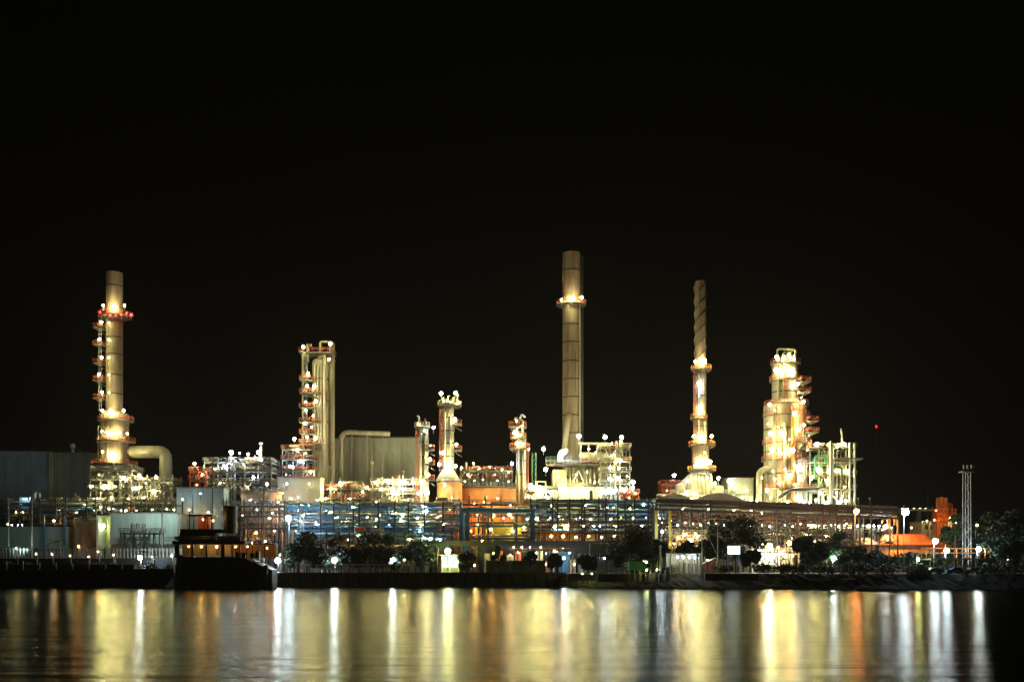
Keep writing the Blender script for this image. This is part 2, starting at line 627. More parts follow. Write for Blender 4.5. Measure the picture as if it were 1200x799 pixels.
def pipe_rack(label, px0, px1, Y, depth, pys, ncol, rows, lspec, col_mat='dark_steel', beam_mat='dark_steel', mats=('lagging', 'steel', 'dark_steel', 'cream'), rr=(0.14, 0.34), base=GZ, slope=0.0, group=None, name='pipe_rack', braces=True):
    x0, x1 = xs(px0, Y), xs(px1, Y)
    root = thing(name, label, 'pipe rack', ((x0 + x1) / 2, Y, base), group)
    zl = [zs(p, Y) for p in pys]
    ztop = max(zl) + 0.6
    dz = slope * (x1 - x0)

    def zat(x):
        return dz * (x - x0) / (x1 - x0) if x1 > x0 else 0
    cols = [x0 + (x1 - x0) * i / (ncol - 1) + (random.uniform(-0.35, 0.35) * (x1 - x0) / (ncol - 1) if 0 < i < ncol - 1 else 0) for i in range(ncol)]
    for x in cols:
        for y in (Y, Y + depth):
            MB().box(x - 0.2, x + 0.2, y - 0.2, y + 0.2, base, ztop + zat(x)).build('column', col_mat, root)
        for z in zl:
            MB().box(x - 0.15, x + 0.15, Y + 0.2, Y + depth - 0.2, z + zat(x) - 0.4, z + zat(x)).build('cross_beam', beam_mat, root)
    for k, z in enumerate(zl):
        b = MB()
        b.bar((x0, Y - 0.02, z - 0.62), (x1, Y - 0.02, z - 0.62 + dz), 0.3)
        b.build('beam', beam_mat, root)
        b = MB()
        b.bar((x0, Y + depth + 0.02, z - 0.62), (x1, Y + depth + 0.02, z - 0.62 + dz), 0.3)
        b.build('beam', beam_mat, root)
        for j in range(rows):
            r = random.uniform(*rr)
            y = Y + 0.5 + (depth - 1.0) * (j + 0.5) / rows
            a, c = x0 + random.uniform(-1, 2), x1 - random.uniform(-1, 2)
            if random.random() < 0.35:
                if random.random() < 0.5:
                    a = x0 + random.uniform(0.2, 0.5) * (x1 - x0)
                else:
                    c = x0 + random.uniform(0.5, 0.8) * (x1 - x0)
            pts = [(a, y, z + r + zat(a)), (c, y, z + r + zat(c))]
            if random.random() < 0.5:
                pts = [(a, y, z + r + zat(a) - random.uniform(2, 5))] + pts
            if random.random() < 0.5:
                pts = pts + [(c, y, z + r + zat(c) + random.uniform(-4, 2))]
            MB().pipe(pts, r, 8).build('pipe', random.choice(mats), root)
    for z in zl if slope == 0 else ():
        fittings(root, x0 + 1.5, x1 - 1.5, Y + random.uniform(0.8, 2.0), z + 0.35, int((x1 - x0) / 11))
    # risers and drops off the rack
    for _ in range(int((x1 - x0) / 3.2)):
        x = random.uniform(x0 + 1, x1 - 1)
        r = random.uniform(0.08, 0.2)
        za, zb = sorted(random.sample(zl, 2)) if len(zl) > 1 else (base + 1, zl[0])
        y = Y + random.uniform(-0.3, depth * 0.5)
        if random.random() < 0.4:
            za = base + random.uniform(0.3, 2)
        dx = random.choice((-1, 1)) * random.uniform(0.6, 2.4)
        MB().pipe([(x + dx, y + 0.8, za), (x, y, za), (x, y, zb + 0.5), (x, y + 1.2, zb + 0.5)], r, 7).build('riser', random.choice(mats), root)
    if braces:
        for i in range(ncol - 1):
            if random.random() < 0.35:
                xa, xb = cols[i], cols[i + 1]
                m = MB()
                m.bar((xa, Y, base + 0.3), ((xa + xb) / 2, Y, min(zl) - 0.8), 0.14)
                m.bar((xb, Y, base + 0.3), ((xa + xb) / 2, Y, min(zl) - 0.8), 0.14)
                m.build('brace', col_mat, root)
    lamps(root, lspec, Y + 0.8)
    return root


def steel_structure(label, px0, px1, Y, depth, py_top, pys, nx, lspec, mat='steel', rail='red', ncl=12, nfit=2, mats=('lagging', 'steel', 'cream'), base=GZ, group=None, lampY=None, cw=0.3, py_clut=None, deck_mat='grating'):
    x0, x1 = xs(px0, Y), xs(px1, Y)
    root = thing('process_structure', label, 'steel structure', ((x0 + x1) / 2, Y, base), group)
    zl = sorted(zs(p, Y) for p in pys)
    steel_frame(root, x0, x1, Y, Y + depth, base, zs(py_top, Y), nx, zl, mat=mat, rail=rail, cw=cw, deck_mat=deck_mat)
    clutter(root, x0 + 0.5, x1 - 0.5, Y + 0.6, Y + depth * 0.6, base + 1, zs(py_clut or py_top, Y), ncl, mats)
    for z in zl:
        if nfit:
            fittings(root, x0 + 1, x1 - 1, Y + depth * 0.3, z, nfit)
    lamps(root, lspec, Y - 0.9 if lampY is None else lampY)
    return root


def tank(name, label, px0, px1, pyt, Y, mat, ringn=3, roof=True, rail='steel', lspec='', lampY=None, base=GZ, roof_mat=None):
    """storage tank: shell, wind girders, roof, railing, spiral stair; Y is the nearest point of the shell"""
    r = sz((px1 - px0) / 2, Y) * 1.0
    cx, cy = xs((px0 + px1) / 2, Y), Y + r
    zt = zs(pyt, Y)
    root = thing(name, label, 'storage tank', (cx, cy, base))
    MB().lathe(cx, cy, [(r, base), (r, zt)], 48).build('shell', mat, root)
    if roof:
        ro = MB().lathe(cx, cy, [(r + 0.15, zt - 0.05), (r + 0.15, zt + 0.25), (r * 0.5, zt + r * 0.09), (0.1, zt + r * 0.12)], 48).build('roof', roof_mat or mat, root)
        rail_ring(cx, cy, zt + 0.25, r - 0.05, h=1.25).build('railing', rail, ro)
    for k in range(ringn):
        z = base + (zt - base) * (k + 1) / (ringn + 1)
        MB().lathe(cx, cy, [(r - 0.01, z - 0.06), (r + 0.07, z - 0.06), (r + 0.07, z + 0.06), (r - 0.01, z + 0.06)], 48, False).build('weld_ring', mat, root)
    st = MB()
    n = 40
    for i in range(n):
        t = -PI * 0.85 + PI * 0.5 * i / n
        z = base + (zt - base) * i / n
        st.add([(cx + (r + a) * math.cos(t + b), cy + (r + a) * math.sin(t + b), z) for a, b in ((0.05, 0), (0.95, 0), (0.95, 0.03), (0.05, 0.03))], [(0, 1, 2, 3)])
        if i % 2 == 0:
            st.tube((cx + (r + 0.95) * math.cos(t), cy + (r + 0.95) * math.sin(t), z), (cx + (r + 0.95) * math.cos(t), cy + (r + 0.95) * math.sin(t), z + 1.1), 0.04, 4)
            t2, z2 = t + PI * 0.5 * 2 / n, z + (zt - base) * 2 / n
            st.tube((cx + (r + 0.95) * math.cos(t), cy + (r + 0.95) * math.sin(t), z + 1.1), (cx + (r + 0.95) * math.cos(t2), cy + (r + 0.95) * math.sin(t2), z2 + 1.1), 0.05, 4)
    st.build('stair', rail, root)
    lamps(root, lspec, Y - 1.5 if lampY is None else lampY)
    return root


def lamp_post(label, px, py, Y, k='w', a=0.4, group='lamp posts', py_base=None, mat='steel', name='lamp_post', r=0.09, base=None):
    p = at(px, py, Y)
    zb = GZ if base is None else base
    root = thing(name, label, 'lamp post', (p.x, Y + 0.9, zb), group)
    m = MB()
    m.tube((p.x, Y + 0.9, zb), (p.x, Y + 0.9, p.z + a + 0.3), r * 1.3, 8, True, r * 0.8)
    m.build('pole', mat, root)
    MB().lathe(p.x, Y + 0.9, [(r * 3, zb), (r * 3, zb + 0.12), (r * 1.5, zb + 0.3)], 10, False).build('base_plate', mat, root)
    MB().tube((p.x, Y + 0.9, p.z + a + 0.25), (p.x, Y, p.z + a + 0.3), r * 0.7, 6).build('arm', mat, root)
    lamp(root, p, k, a)
    return root


def building(name, label, cat, px0, px1, pyt, Y, depth, mat, windows=(), doors=(), parapet=True, roof_mat='concrete', base=GZ):
    x0, x1 = xs(px0, Y), xs(px1, Y)
    zt = zs(pyt, Y)
    root = thing(name, label, cat, ((x0 + x1) / 2, Y, base))
    w = MB().box(x0, x1, Y, Y + depth, base, zt).build('wall', mat, root)
    MB().box(x0 - 0.25, x1 + 0.25, Y - 0.25, Y + depth + 0.25, zt + 0.003, zt + 0.4).build('roof', roof_mat, root)
    for (a, b, t, bt) in windows:
        xa, xb, za, zb = xs(a, Y), xs(b, Y), zs(bt, Y), zs(t, Y)
        f = MB()
        f.box(xa - 0.12, xb + 0.12, Y - 0.08, Y + 0.1, za - 0.12, za)
        f.box(xa - 0.12, xb + 0.12, Y - 0.08, Y + 0.1, zb, zb + 0.12)
        f.box(xa - 0.12, xa, Y - 0.08, Y + 0.1, za + 0.001, zb - 0.001)
        f.box(xb, xb + 0.12, Y - 0.08, Y + 0.1, za + 0.001, zb - 0.001)
        o = f.build('window', 'steel', root)
        MB().box(xa, xb, Y - 0.03, Y + 0.05, za, zb).build('pane', 'glass', o)
    for (a, b, t) in doors:
        xa, xb, zb = xs(a, Y), xs(b, Y), zs(t, Y)
        MB().box(xa, xb, Y - 0.06, Y + 0.05, base + 0.02, zb).build('door', 'dark_steel', root)
    return root


def leaf_cloud(m, c, rad, n, s):
    for _ in range(n):
        while True:
            p = Vector((random.uniform(-1, 1), random.uniform(-1, 1), random.uniform(-1, 1)))
            if 0.15 < p.length < 1:
                break
        q = Vector((c[0] + p.x * rad[0], c[1] + p.y * rad[1], c[2] + p.z * rad[2]))
        u = Vector((random.uniform(-1, 1), random.uniform(-1, 1), random.uniform(-0.6, 0.6))).normalized()
        w = u.cross(Vector((random.uniform(-1, 1), random.uniform(-1, 1), random.uniform(-1, 1)))).normalized()
        L, W = s * random.uniform(0.6, 1.3), s * random.uniform(0.3, 0.6)
        m.add([q - u * L, q + w * W, q + u * L, q - w * W], [(0, 1, 2, 3)])


def tree(label, px, Y, py_top, width_px, mat='leaf', group='dark trees on the river bank', n=5, py_low=None, cat='tree', base=GZ, name='tree', leaf=0.55, dens=330):
    x = xs(px, Y)
    zt = zs(py_top, Y)
    H = zt - base
    W = sz(width_px, Y) / 2
    root = thing(name, label, cat, (x, Y, base), group)
    t = MB()
    th = H * 0.45
    t.pipe([(x, Y, base), (x + 0.15, Y, base + th * 0.5), (x + random.uniform(-0.3, 0.3), Y, base + th)], 0.04 * H ** 0.8 * 0.5 + 0.06, 7)
    cl = MB()
    leaf = min(leaf, max(0.22, W * 0.2))
    n += 3
    dens = int(dens * 0.72)
    lo = base + H * 0.14 if py_low is None else zs(py_low, Y)
    for i in range(n):
        a = 2 * PI * i / n + random.uniform(-0.4, 0.4)
        rr = W * random.uniform(0.35, 0.9)
        c = (x + rr * math.cos(a), Y + rr * 0.8 * math.sin(a), random.uniform(lo + (zt - lo) * 0.18, lo + (zt - lo) * 0.8))
        t.tube((x, Y, base + th * random.uniform(0.7, 1)), c, 0.1, 5, True, 0.03)
        s = W * random.uniform(0.28, 0.58)
        leaf_cloud(cl, c, (s, s, min(s * 0.9, (zt - lo) * 0.45)), dens, leaf)
    s = W * 0.5
    leaf_cloud(cl, (x, Y, zt - s * 0.6), (s, s, s * 0.6), dens, leaf)
    t.build('trunk', 'bark', root)
    cl.build('crown', mat, root)
    return root


def palm(label, px, Y, py_top, fr=2.6, group='palms', base=GZ, lean=0.4):
    x = xs(px, Y)
    zt = zs(py_top, Y) - fr * 0.45
    root = thing('palm_tree', label, 'palm tree', (x, Y, base), group)
    MB().pipe([(x, Y, base), (x + lean * 0.3, Y, base + (zt - base) * 0.6), (x + lean, Y, zt)], 0.17, 7).build('trunk', 'bark', root)
    m = MB()
    for i in range(15):
        a = 2 * PI * i / 15 + random.uniform(-0.15, 0.15)
        el = random.uniform(0.1, 0.95)
        prev = Vector((x + lean, Y, zt))
        d = Vector((math.cos(a), math.sin(a), el)).normalized()
        for k in range(7):
            nxt = prev + d * (fr / 7)
            m.tube(prev, nxt, 0.035, 3)
            side = d.cross(Vector((0, 0, 1))).normalized()
            for s in (-1, 1):
                for kk in (0.2, 0.7):
                    q = prev + d * (fr / 7) * kk
                    tip = q + side * s * fr * 0.26 * (1 - k / 9) + d * 0.25 - Vector((0, 0, 0.22))
                    m.add([q, q + d * 0.16, tip], [(0, 1, 2)])
            prev = nxt
            d = (d - Vector((0, 0, 0.2))).normalized()
    m.build('crown', 'palm', root)
    return root


def bush(label, px, Y, h, w, mat='leaf', group='bushes on the bank', base=GZ):
    x = xs(px, Y)
    root = thing('bush', label, 'bush', (x, Y, base), group)
    m = MB()
    for i in range(4):
        leaf_cloud(m, (x + random.uniform(-w, w) * 0.5, Y + random.uniform(-0.5, 0.5), base + h * random.uniform(0.3, 0.6)), (w * 0.5, w * 0.5, h * 0.45), 150, 0.32)
    m.build('foliage', mat, root)
    s = MB()
    for i in range(4):
        s.tube((x, Y, base), (x + random.uniform(-w, w) * 0.5, Y, base + h * 0.6), 0.05, 4)
    s.build('stem', 'bark', root)
    return root


def utility_pole(label, px, Y, py_top, arms=2, base=GZ):
    x, zt = xs(px, Y), zs(py_top, Y)
    root = thing('utility_pole', label, 'utility pole', (x, Y, base), 'utility poles along the waterfront')
    MB().tube((x, Y, base), (x, Y, zt), 0.24, 8, True, 0.15).build('pole', 'concrete', root)
    for k in range(arms):
        z = zt - 0.6 - k * 5.5
        a = MB().bar((x - 1.3, Y - 0.2, z), (x + 1.3, Y - 0.2, z), 0.14).build('crossarm', 'dark_steel', root)
        for s in (-1.1, 0.5, 1.1):
            MB().lathe(x + s, Y - 0.2, [(0.06, z + 0.07), (0.12, z + 0.16), (0.06, z + 0.25), (0.1, z + 0.36)], 8).build('insulator', 'white', a)
    return root

# ------------------------------------------------------------------ the setting
def setting():
    # river
    m, nt, b = new_mat('river water')
    nt.nodes.remove(b)
    b = nt.nodes.new('ShaderNodeBsdfGlossy')
    b.distribution = 'BECKMANN'
    df = nt.nodes.new('ShaderNodeBsdfDiffuse')
    df.inputs['Color'].default_value = (0.004, 0.006, 0.006, 1)
    fr = nt.nodes.new('ShaderNodeFresnel')
    fr.inputs['IOR'].default_value = 1.333
    mxs = nt.nodes.new('ShaderNodeMixShader')
    b.inputs['Color'].default_value = (0.34, 0.33, 0.275, 1)
    nt.links.new(fr.outputs[0], mxs.inputs[0])
    nt.links.new(df.outputs[0], mxs.inputs[1])
    nt.links.new(b.outputs[0], mxs.inputs[2])
    nt.links.new(mxs.outputs[0], nt.nodes['Material Output'].inputs['Surface'])
    tc = nt.nodes.new('ShaderNodeTexCoord')
    mp = nt.nodes.new('ShaderNodeMapping')
    mp.inputs['Scale'].default_value = (0.016, 0.33, 1)
    nz = nt.nodes.new('ShaderNodeTexNoise')
    nz.inputs['Scale'].default_value = 1.0
    nz.inputs['Detail'].default_value = 6
    nz.inputs['Roughness'].default_value = 0.62
    nt.links.new(tc.outputs['Object'], mp.inputs[0])
    nt.links.new(mp.outputs[0], nz.inputs['Vector'])
    bp = nt.nodes.new('ShaderNodeBump')
    bp.inputs['Strength'].default_value = 0.9
    bp.inputs['Distance'].default_value = 0.3
    nt.links.new(nz.outputs['Fac'], bp.inputs['Height'])
    nt.links.new(bp.outputs[0], b.inputs['Normal'])
    mr = nt.nodes.new('ShaderNodeMapRange')
    mr.inputs['From Min'].default_value = 0.35
    mr.inputs['From Max'].default_value = 0.65
    mr.inputs['To Min'].default_value = 0.175
    mr.inputs['To Max'].default_value = 0.235
    nt.links.new(nz.outputs['Fac'], mr.inputs['Value'])
    nt.links.new(mr.outputs[0], b.inputs['Roughness'])
    M['water'] = m
    kind(MB().add([(-1500, -200, 0), (1500, -200, 0), (1500, 300, 0), (-1500, 300, 0)], [(0, 1, 2, 3)]).build('water', 'water'), 'structure')
    # ground with the shoreline as its near edge
    M['soil'] = paint('yard ground', (0.075, 0.07, 0.06), rough=0.9, var=0.35, scale=0.15, stretch=(1, 1, 1), bump=0.2)
    shore = [(-1500, 263), (13, 263), (34, 251), (62, 240), (110, 234), (500, 230), (1500, 230)]
    g = MB()
    for (xa, ya), (xb, yb) in zip(shore, shore[1:]):
        g.add([(xa, ya, GZ), (xb, yb, GZ), (xb, 3500, GZ), (xa, 3500, GZ)], [(0, 1, 2, 3)])
    kind(g.build('ground', 'soil'), 'structure')
    M['rock'] = paint('river bank rock', (0.011, 0.012, 0.008), rough=0.95, var=0.5, scale=1.5, stretch=(1, 1, 1), bump=0.6)
    rb = MB()
    P = []
    x = 12.0
    while x < 420:
        for (xa, ya), (xb, yb) in zip(shore, shore[1:]):
            if xa <= x <= xb:
                y = ya + (yb - ya) * (x - xa) / (xb - xa)
        row = []
        for k in range(6):
            t = k / 5
            row.append((x, y - 6.5 * t + random.uniform(-0.5, 0.5) * (0 < k), GZ + 0.02 - 4.0 * t + random.uniform(-0.35, 0.35) * (0 < k < 5)))
        P.append(row)
        x += 1.1
    vs = [p for r in P for p in r]
    fs = [(i * 6 + k, i * 6 + k + 1, (i + 1) * 6 + k + 1, (i + 1) * 6 + k) for i in range(len(P) - 1) for k in range(5)]
    kind(MB().add(vs, fs).build('riverbank', 'rock'), 'structure')
    # quay wall with a coping and fenders
    q = thing('quay_wall', 'long low concrete quay wall at the water edge left of the yellow marker boxes', 'wall', (-90, 262, 0))
    MB().box(-420, 13.4, 262.0, 263.2, -2, 3.3).build('wall', 'quay_concrete', q)
    MB().box(-420, 13.6, 261.8, 263.4, 3.303, 3.62).build('coping', 'quay_concrete', q)
    for i in range(26):
        xx = -63 + i * 3
        MB().box(xx - 0.1, xx + 0.1, 261.85, 261.99, 0.2, 3.1).build('fender', 'rubber', q)


def left_plant():
    Y = 340
    # --- slate warehouse
    wh = thing('warehouse', 'large dark windowless warehouse block at the far left edge', 'warehouse', (xs(40, Y), Y, GZ))
    MB().box(xs(-60, Y), xs(57.5, Y), Y, Y + 30, GZ, zs(528.5, Y)).build('wall', 'slate', wh)
    MB().box(xs(57.6, Y), xs(105, Y), Y + 1.2, Y + 28, GZ, zs(529.5, Y)).build('wall', 'greydark', wh)
    MB().box(xs(-60, Y), xs(75, Y), Y + 10, Y + 29, zs(528.4, Y), zs(521, Y)).build('roof', 'dark_steel', wh)
    for q in (58.5, 61.5):
        MB().pipe([(xs(q, Y), Y - 0.5, GZ), (xs(q, Y), Y - 0.5, zs(529, Y))], 0.3, 8).build('downpipe', 'greygreen', wh)
    MB().lathe(xs(76, Y), Y + 6, [(0.5, zs(530, Y)), (0.5, zs(523, Y)), (0.9, zs(522, Y)), (0.9, zs(518, Y)), (0.2, zs(517, Y))], 12).build('roof_vent', 'white', wh)
    # --- rack and low tanks in front of it
    pipe_rack('dark pipe rack with blue posts below the left warehouse', -25, 112, 302, 9, (585, 590, 596, 603, 611), 10, 6,
              '63,610,a,0.55,300;19,600,a,0.25;27,600,a,0.22;9,614,w,0.28,299;14,615,w,0.25,299;21,615,c,0.25,299;26,615,c,0.25,299;90,600,w,0.3;70,598,w,0.2;100,592,w,0.3', col_mat='dark_steel', mats=('dark_steel', 'steel', 'blue'))
    b = building('low_store', 'long low teal clad store in front of the dark rack at far left', 'building', -40, 80, 617, 296, 6, 'teal', roof_mat='dark_steel')
    for q in (52, 76):
        MB().box(xs(q, 296) - 0.25, xs(q, 296) + 0.25, 295.4, 295.8, GZ, zs(604, 296)).build('downpipe', 'blue', b)
    flood(b, at(26, 642, 270), at(35, 626, 296), 1500, (0.55, 0.95, 0.95), 120)  # added cool beam to brighten the store front
    tank('storage_tank', 'small beige tank right of the low teal store', 80, 116, 612, 294, 'peach', ringn=2, lspec='')
    lamp_post('lamp post with low orange lamp before the small beige tank', 92, 640, 284, 'o', 0.55)
    lamp_post('short lamp post with a cool lamp left of the white plant building', 104, 652, 268, 'c', 0.25)

    # --- left stack
    Y = 322
    root, cx, r = column('chimney_stack', 'tall grey chimney with a red lit platform near its top, furthest left', 'chimney', 124.5, 143.5, 320, Y, mat='stack', dome=False,
                         segs=[(124.5, 143.5, 320, 0), (119.7, 152.5, 486, 0)], plats=[(371, 116, 153), (493, 115, 156), (518, 114, 158), (545, 108, 160)],
                         ringpy=(336, 376, 396, 416, 440, 462, 378), rail='red')
    lamps(root, '121,358,w,0.62;134,360,w,1.0;146,358,w,0.62', Y - r - 2.2)
    lamps(root, '117,366,r,0.5;121,367.5,r,0.5;125.5,366.5,r,0.5;129,369,r,0.4;154,369,r,0.6;148.5,367,r,0.42;142,368.5,r,0.38;136,369.5,r,0.3', Y - r - 1.2)
    for i, p in enumerate((386, 406, 427, 447, 468)):
        z = zs(p, Y)
        side_platform(root, xs(113.5, Y), xs(125, Y), Y - 3.2, Y + 1.5, z)
        lamps(root, f'{(119, 116.5, 119, 116, 119.5)[i]},{p - 8.5},w,0.62;{127.5},{p - 8},w,0.42', Y - 4.2)
    ladder(root, xs(121, Y), Y - 2.2, zs(490, Y), zs(373, Y), 'steel')
    lamps(root, '120,481,w,0.65;130,482,w,0.9;145,481,w,0.75;119.5,505,w,0.55;127.5,507,w,0.85;139.5,507,w,0.8;149,508,w,0.5;120,529,w,0.5;131.5,533,w,1.15', Y - sz(16.4, Y) - 1.2)
    # cross-over duct
    d = MB()
    yd = Y + 1
    d.pipe([(xs(150, Y), yd, zs(529, Y)), (xs(193, Y), yd, zs(529, Y)), (xs(193, Y), yd, zs(595, Y))], sz(7.2, Y), 20, bend=1.25)
    d.build('flue_duct', 'lagging', root)
    rings(root, xs(193, Y), yd, [zs(p, Y) for p in (548, 562, 578)], lambda z: sz(7.2, Y), 'lagging')

    # --- furnace structure below the stack
    steel_structure('crowded steel structure under the leftmost chimney, hung with pipes', 106, 154, 308, 9, 546, (550, 561, 573, 588), 5,
                    '122,570,w,0.95;145,560,w,0.8;106.5,570,w,0.5;116,556,w,0.3;131,583,w,0.45;112,584,w,0.6;118,594,w,0.5;110,598,g,0.5;128,597,w,0.5;135,570,w,0.4', rail='steel', ncl=46, nfit=3)
    steel_structure('long decked steel structure beneath the bent flue duct', 153, 202, 310, 8, 556, (564, 574, 586), 6,
                    '163,557,w,0.8;183,559,w,0.7,305;159,572,w,0.75;180,575,w,0.7;171,566,w,0.3;190,570,w,0.3;168,583,w,0.4;150,584,w,0.35', rail='steel', ncl=26, nfit=5)
    pipe_rack('black pipe rack along the roof of the pale teal plant building', 122, 214, 300, 6, (590, 599), 9, 5,
              '132,596,c,0.5;142,598,w,0.35;148,598,w,0.35;160,598,w,0.25;166,597,w,0.28;195,596,w,0.4;204,597,g,0.4;178,597,w,0.25', mats=('dark_steel', 'dark_steel', 'lagging'))
    # --- white plant building
    b = building('plant_building', 'pale teal flat roofed building with a lit opening, beside the black funnelled boat', 'building', 129, 208, 602, 290, 8, 'teal', roof_mat='concrete')
    flood(b, at(168, 597, 279), at(168, 628, 290), 4800, (0.75, 0.97, 0.85), 150)  # added beam to light the wall evenly, no lamp stands here
    s = thing('open_shed', 'narrow open bay glowing yellow green left of the teal plant building', 'shed', (xs(121, 290), 290, GZ))
    MB().box(xs(113, 290), xs(115, 290), 290, 296, GZ, zs(604, 290)).build('wall', 'white', s)
    MB().box(xs(113, 290), xs(129, 290), 296.1, 296.5, GZ, zs(604, 290)).build('wall', 'cream', s)
    MB().box(xs(113, 290), xs(128.8, 290), 290, 296.6, zs(604, 290) + 0.01, zs(603, 290)).build('roof', 'concrete', s)
    lamps(s, '121,616,g,0.75,293', 293)
    steel_structure('small dark steel frame with drums before the teal building', 141, 187, 283, 3, 622, (624,), 5, '', mat='dark_steel', rail='dark_steel', ncl=8, nfit=0, mats=('dark_steel', 'steel'))
    for i, q in enumerate((155, 161, 168)):
        t = thing('roof_drum', ('dark upright drum on the small steel frame, left of three', 'dark upright drum on the small steel frame, middle of three', 'dark upright drum on the small steel frame, right of three')[i], 'drum', (xs(q, 284), 284.4, zs(624, 284)), 'drums on the small dark frame')
        MB().lathe(xs(q, 284), 284.4, dished(sz(2.4, 284), zs(624, 284) + 0.01, zs(614, 284)), 12).build('shell', 'dark_steel', t)
        MB().tube((xs(q, 284), 284.4, zs(614, 284)), (xs(q, 284), 284.4, zs(611, 284)), 0.12, 6).build('nozzle', 'red', t)
    # --- fence
    f = thing('picket_fence', 'pale picket fence on a dark flood wall along the left waterfront behind the barge', 'fence', (xs(100, 272), 272, GZ))
    x0, x1 = xs(-10, 272), xs(216, 272)
    MB().box(x0, x1, 271.4, 272.6, GZ, 7.3).build('plinth', 'hull', f)
    fb = MB()
    fb.box(x0, x1, 271.9, 272.05, 7.7, 7.9).box(x0, x1, 271.9, 272.05, 9.4, 9.6)
    x = x0
    while x < x1:
        fb.box(x, x + 0.30, 271.7, 271.88, 7.31, 10.0)
        x += 0.95
    fb.build('picket', 'concrete', f)
    x = x0
    while x < x1:
        MB().box(x - 0.22, x + 0.22, 272.1, 272.5, 7.31, 10.2).build('post', 'concrete', f)
        x += 6
    for i, (q, p) in enumerate(((10, 583), (37.5, 574), (190, 568), (249, 541), (309, 560))):
        utility_pole(('thin concrete utility pole nearest the left edge', 'concrete utility pole in front of the left warehouse corner', 'dark utility pole with two crossarms before the teal plant building', 'tall dark utility pole rising behind the boat wheelhouse', 'dark utility pole in front of the peach lit tank')[i], q, 275 if i < 3 else 268, p, arms=1 if i < 2 else 2)
    w = MB()
    for k, (za, zb) in enumerate(((0.4, 0.4), (-5, -5))):
        seq = [(-20, 580), (10, 583), (37.5, 574), (190, 568), (249, 541), (309, 560)]
        for s in (-0.9, 0.9):
            for (qa, pa), (qb, pb) in zip(seq, seq[1:]):
                A, B = at(qa, pa, 275), at(qb, pb, 275)
                last = A + Vector((0, s, -0.3))
                for t in range(1, 9):
                    u = t / 8
                    q = A.lerp(B, u) + Vector((0, s, -0.3 - 4 * u * (1 - u) * 2.0))
                    w.tube(last, q, 0.035, 3)
                    last = q
        break
    tag(w.build('overhead_wire', 'rubber', root=at(100, 570, 275)), 'thin black overhead wires strung between the left utility poles', 'cable')
    palm('squat dark palm silhouetted against the low teal store', 66, 282, 628, 3.4)
    for i, q in enumerate((14, 27, 112, 134, 172, 200)):
        bush(('dark bush by the leftmost utility pole', 'dark bush between the two left utility poles', 'dark bush under the orange lamp left of the yellow lit bay', 'rounded green bush below the yellow lit bay', 'dark bush before the small drum frame', 'dark bush at the boat bow end of the fence')[i], q, 266, 3.2, 3.0)
    for i, (q, p, k, a) in enumerate(((42, 649, 'w', .2), (61, 649, 'c', .2), (82, 651, 'w', .2), (164, 653, 'c', .95), (178, 652, 'a', .35), (201, 651, 'w', .3), (133, 650, 'w', .24), (19, 642, 'w', .15), (115, 646, 'a', .35))):
        lamp_post(('small warm quay lamp left of the palm silhouette', 'small cool quay lamp beneath the palm silhouette', 'small warm quay lamp right of the palm', 'brightest cool quay lamp, in front of the drum frame', 'dim amber quay lamp right of the brightest cool one', 'small quay lamp beside the boat bow', 'small warm quay lamp below the yellow lit bay', 'tiny warm quay lamp nearest the left edge', 'amber quay lamp near the small beige tank')[i], q, p, 265, k, a, group='small lamps on the left quay')
    # --- barge
    Yb = 252
    bg = thing('moored_barge', 'long unlit black barge moored at the left quay', 'barge', (xs(80, Yb), Yb, 0))
    xa, xb = xs(-60, Yb), xs(216, Yb)
    MB().add([(xa, Yb - 4, -0.6), (xb - 4, Yb - 4, -0.6), (xb, Yb - 4, 4.6), (xa, Yb - 4, 4.0), (xa, Yb + 6, -0.6), (xb - 4, Yb + 6, -0.6), (xb, Yb + 6, 4.6), (xa, Yb + 6, 4.0)],
             [(0, 1, 2, 3), (5, 4, 7, 6), (3, 2, 6, 7), (1, 5, 6, 2), (4, 0, 3, 7), (4, 5, 1, 0)]).build('hull', 'hull', bg)
    for i in range(14):
        x = xa + 4 + i * 4
        MB().tube((x, Yb - 3.6, 4.0), (x, Yb - 3.6, 6.2 + random.uniform(-.4, .4)), 0.17, 6).build('post', 'concrete', bg)
    MB().box(xa + 5, xb - 12, Yb - 1, Yb + 3, 4.4, 5.6).build('hatch_cover', 'hull', bg)


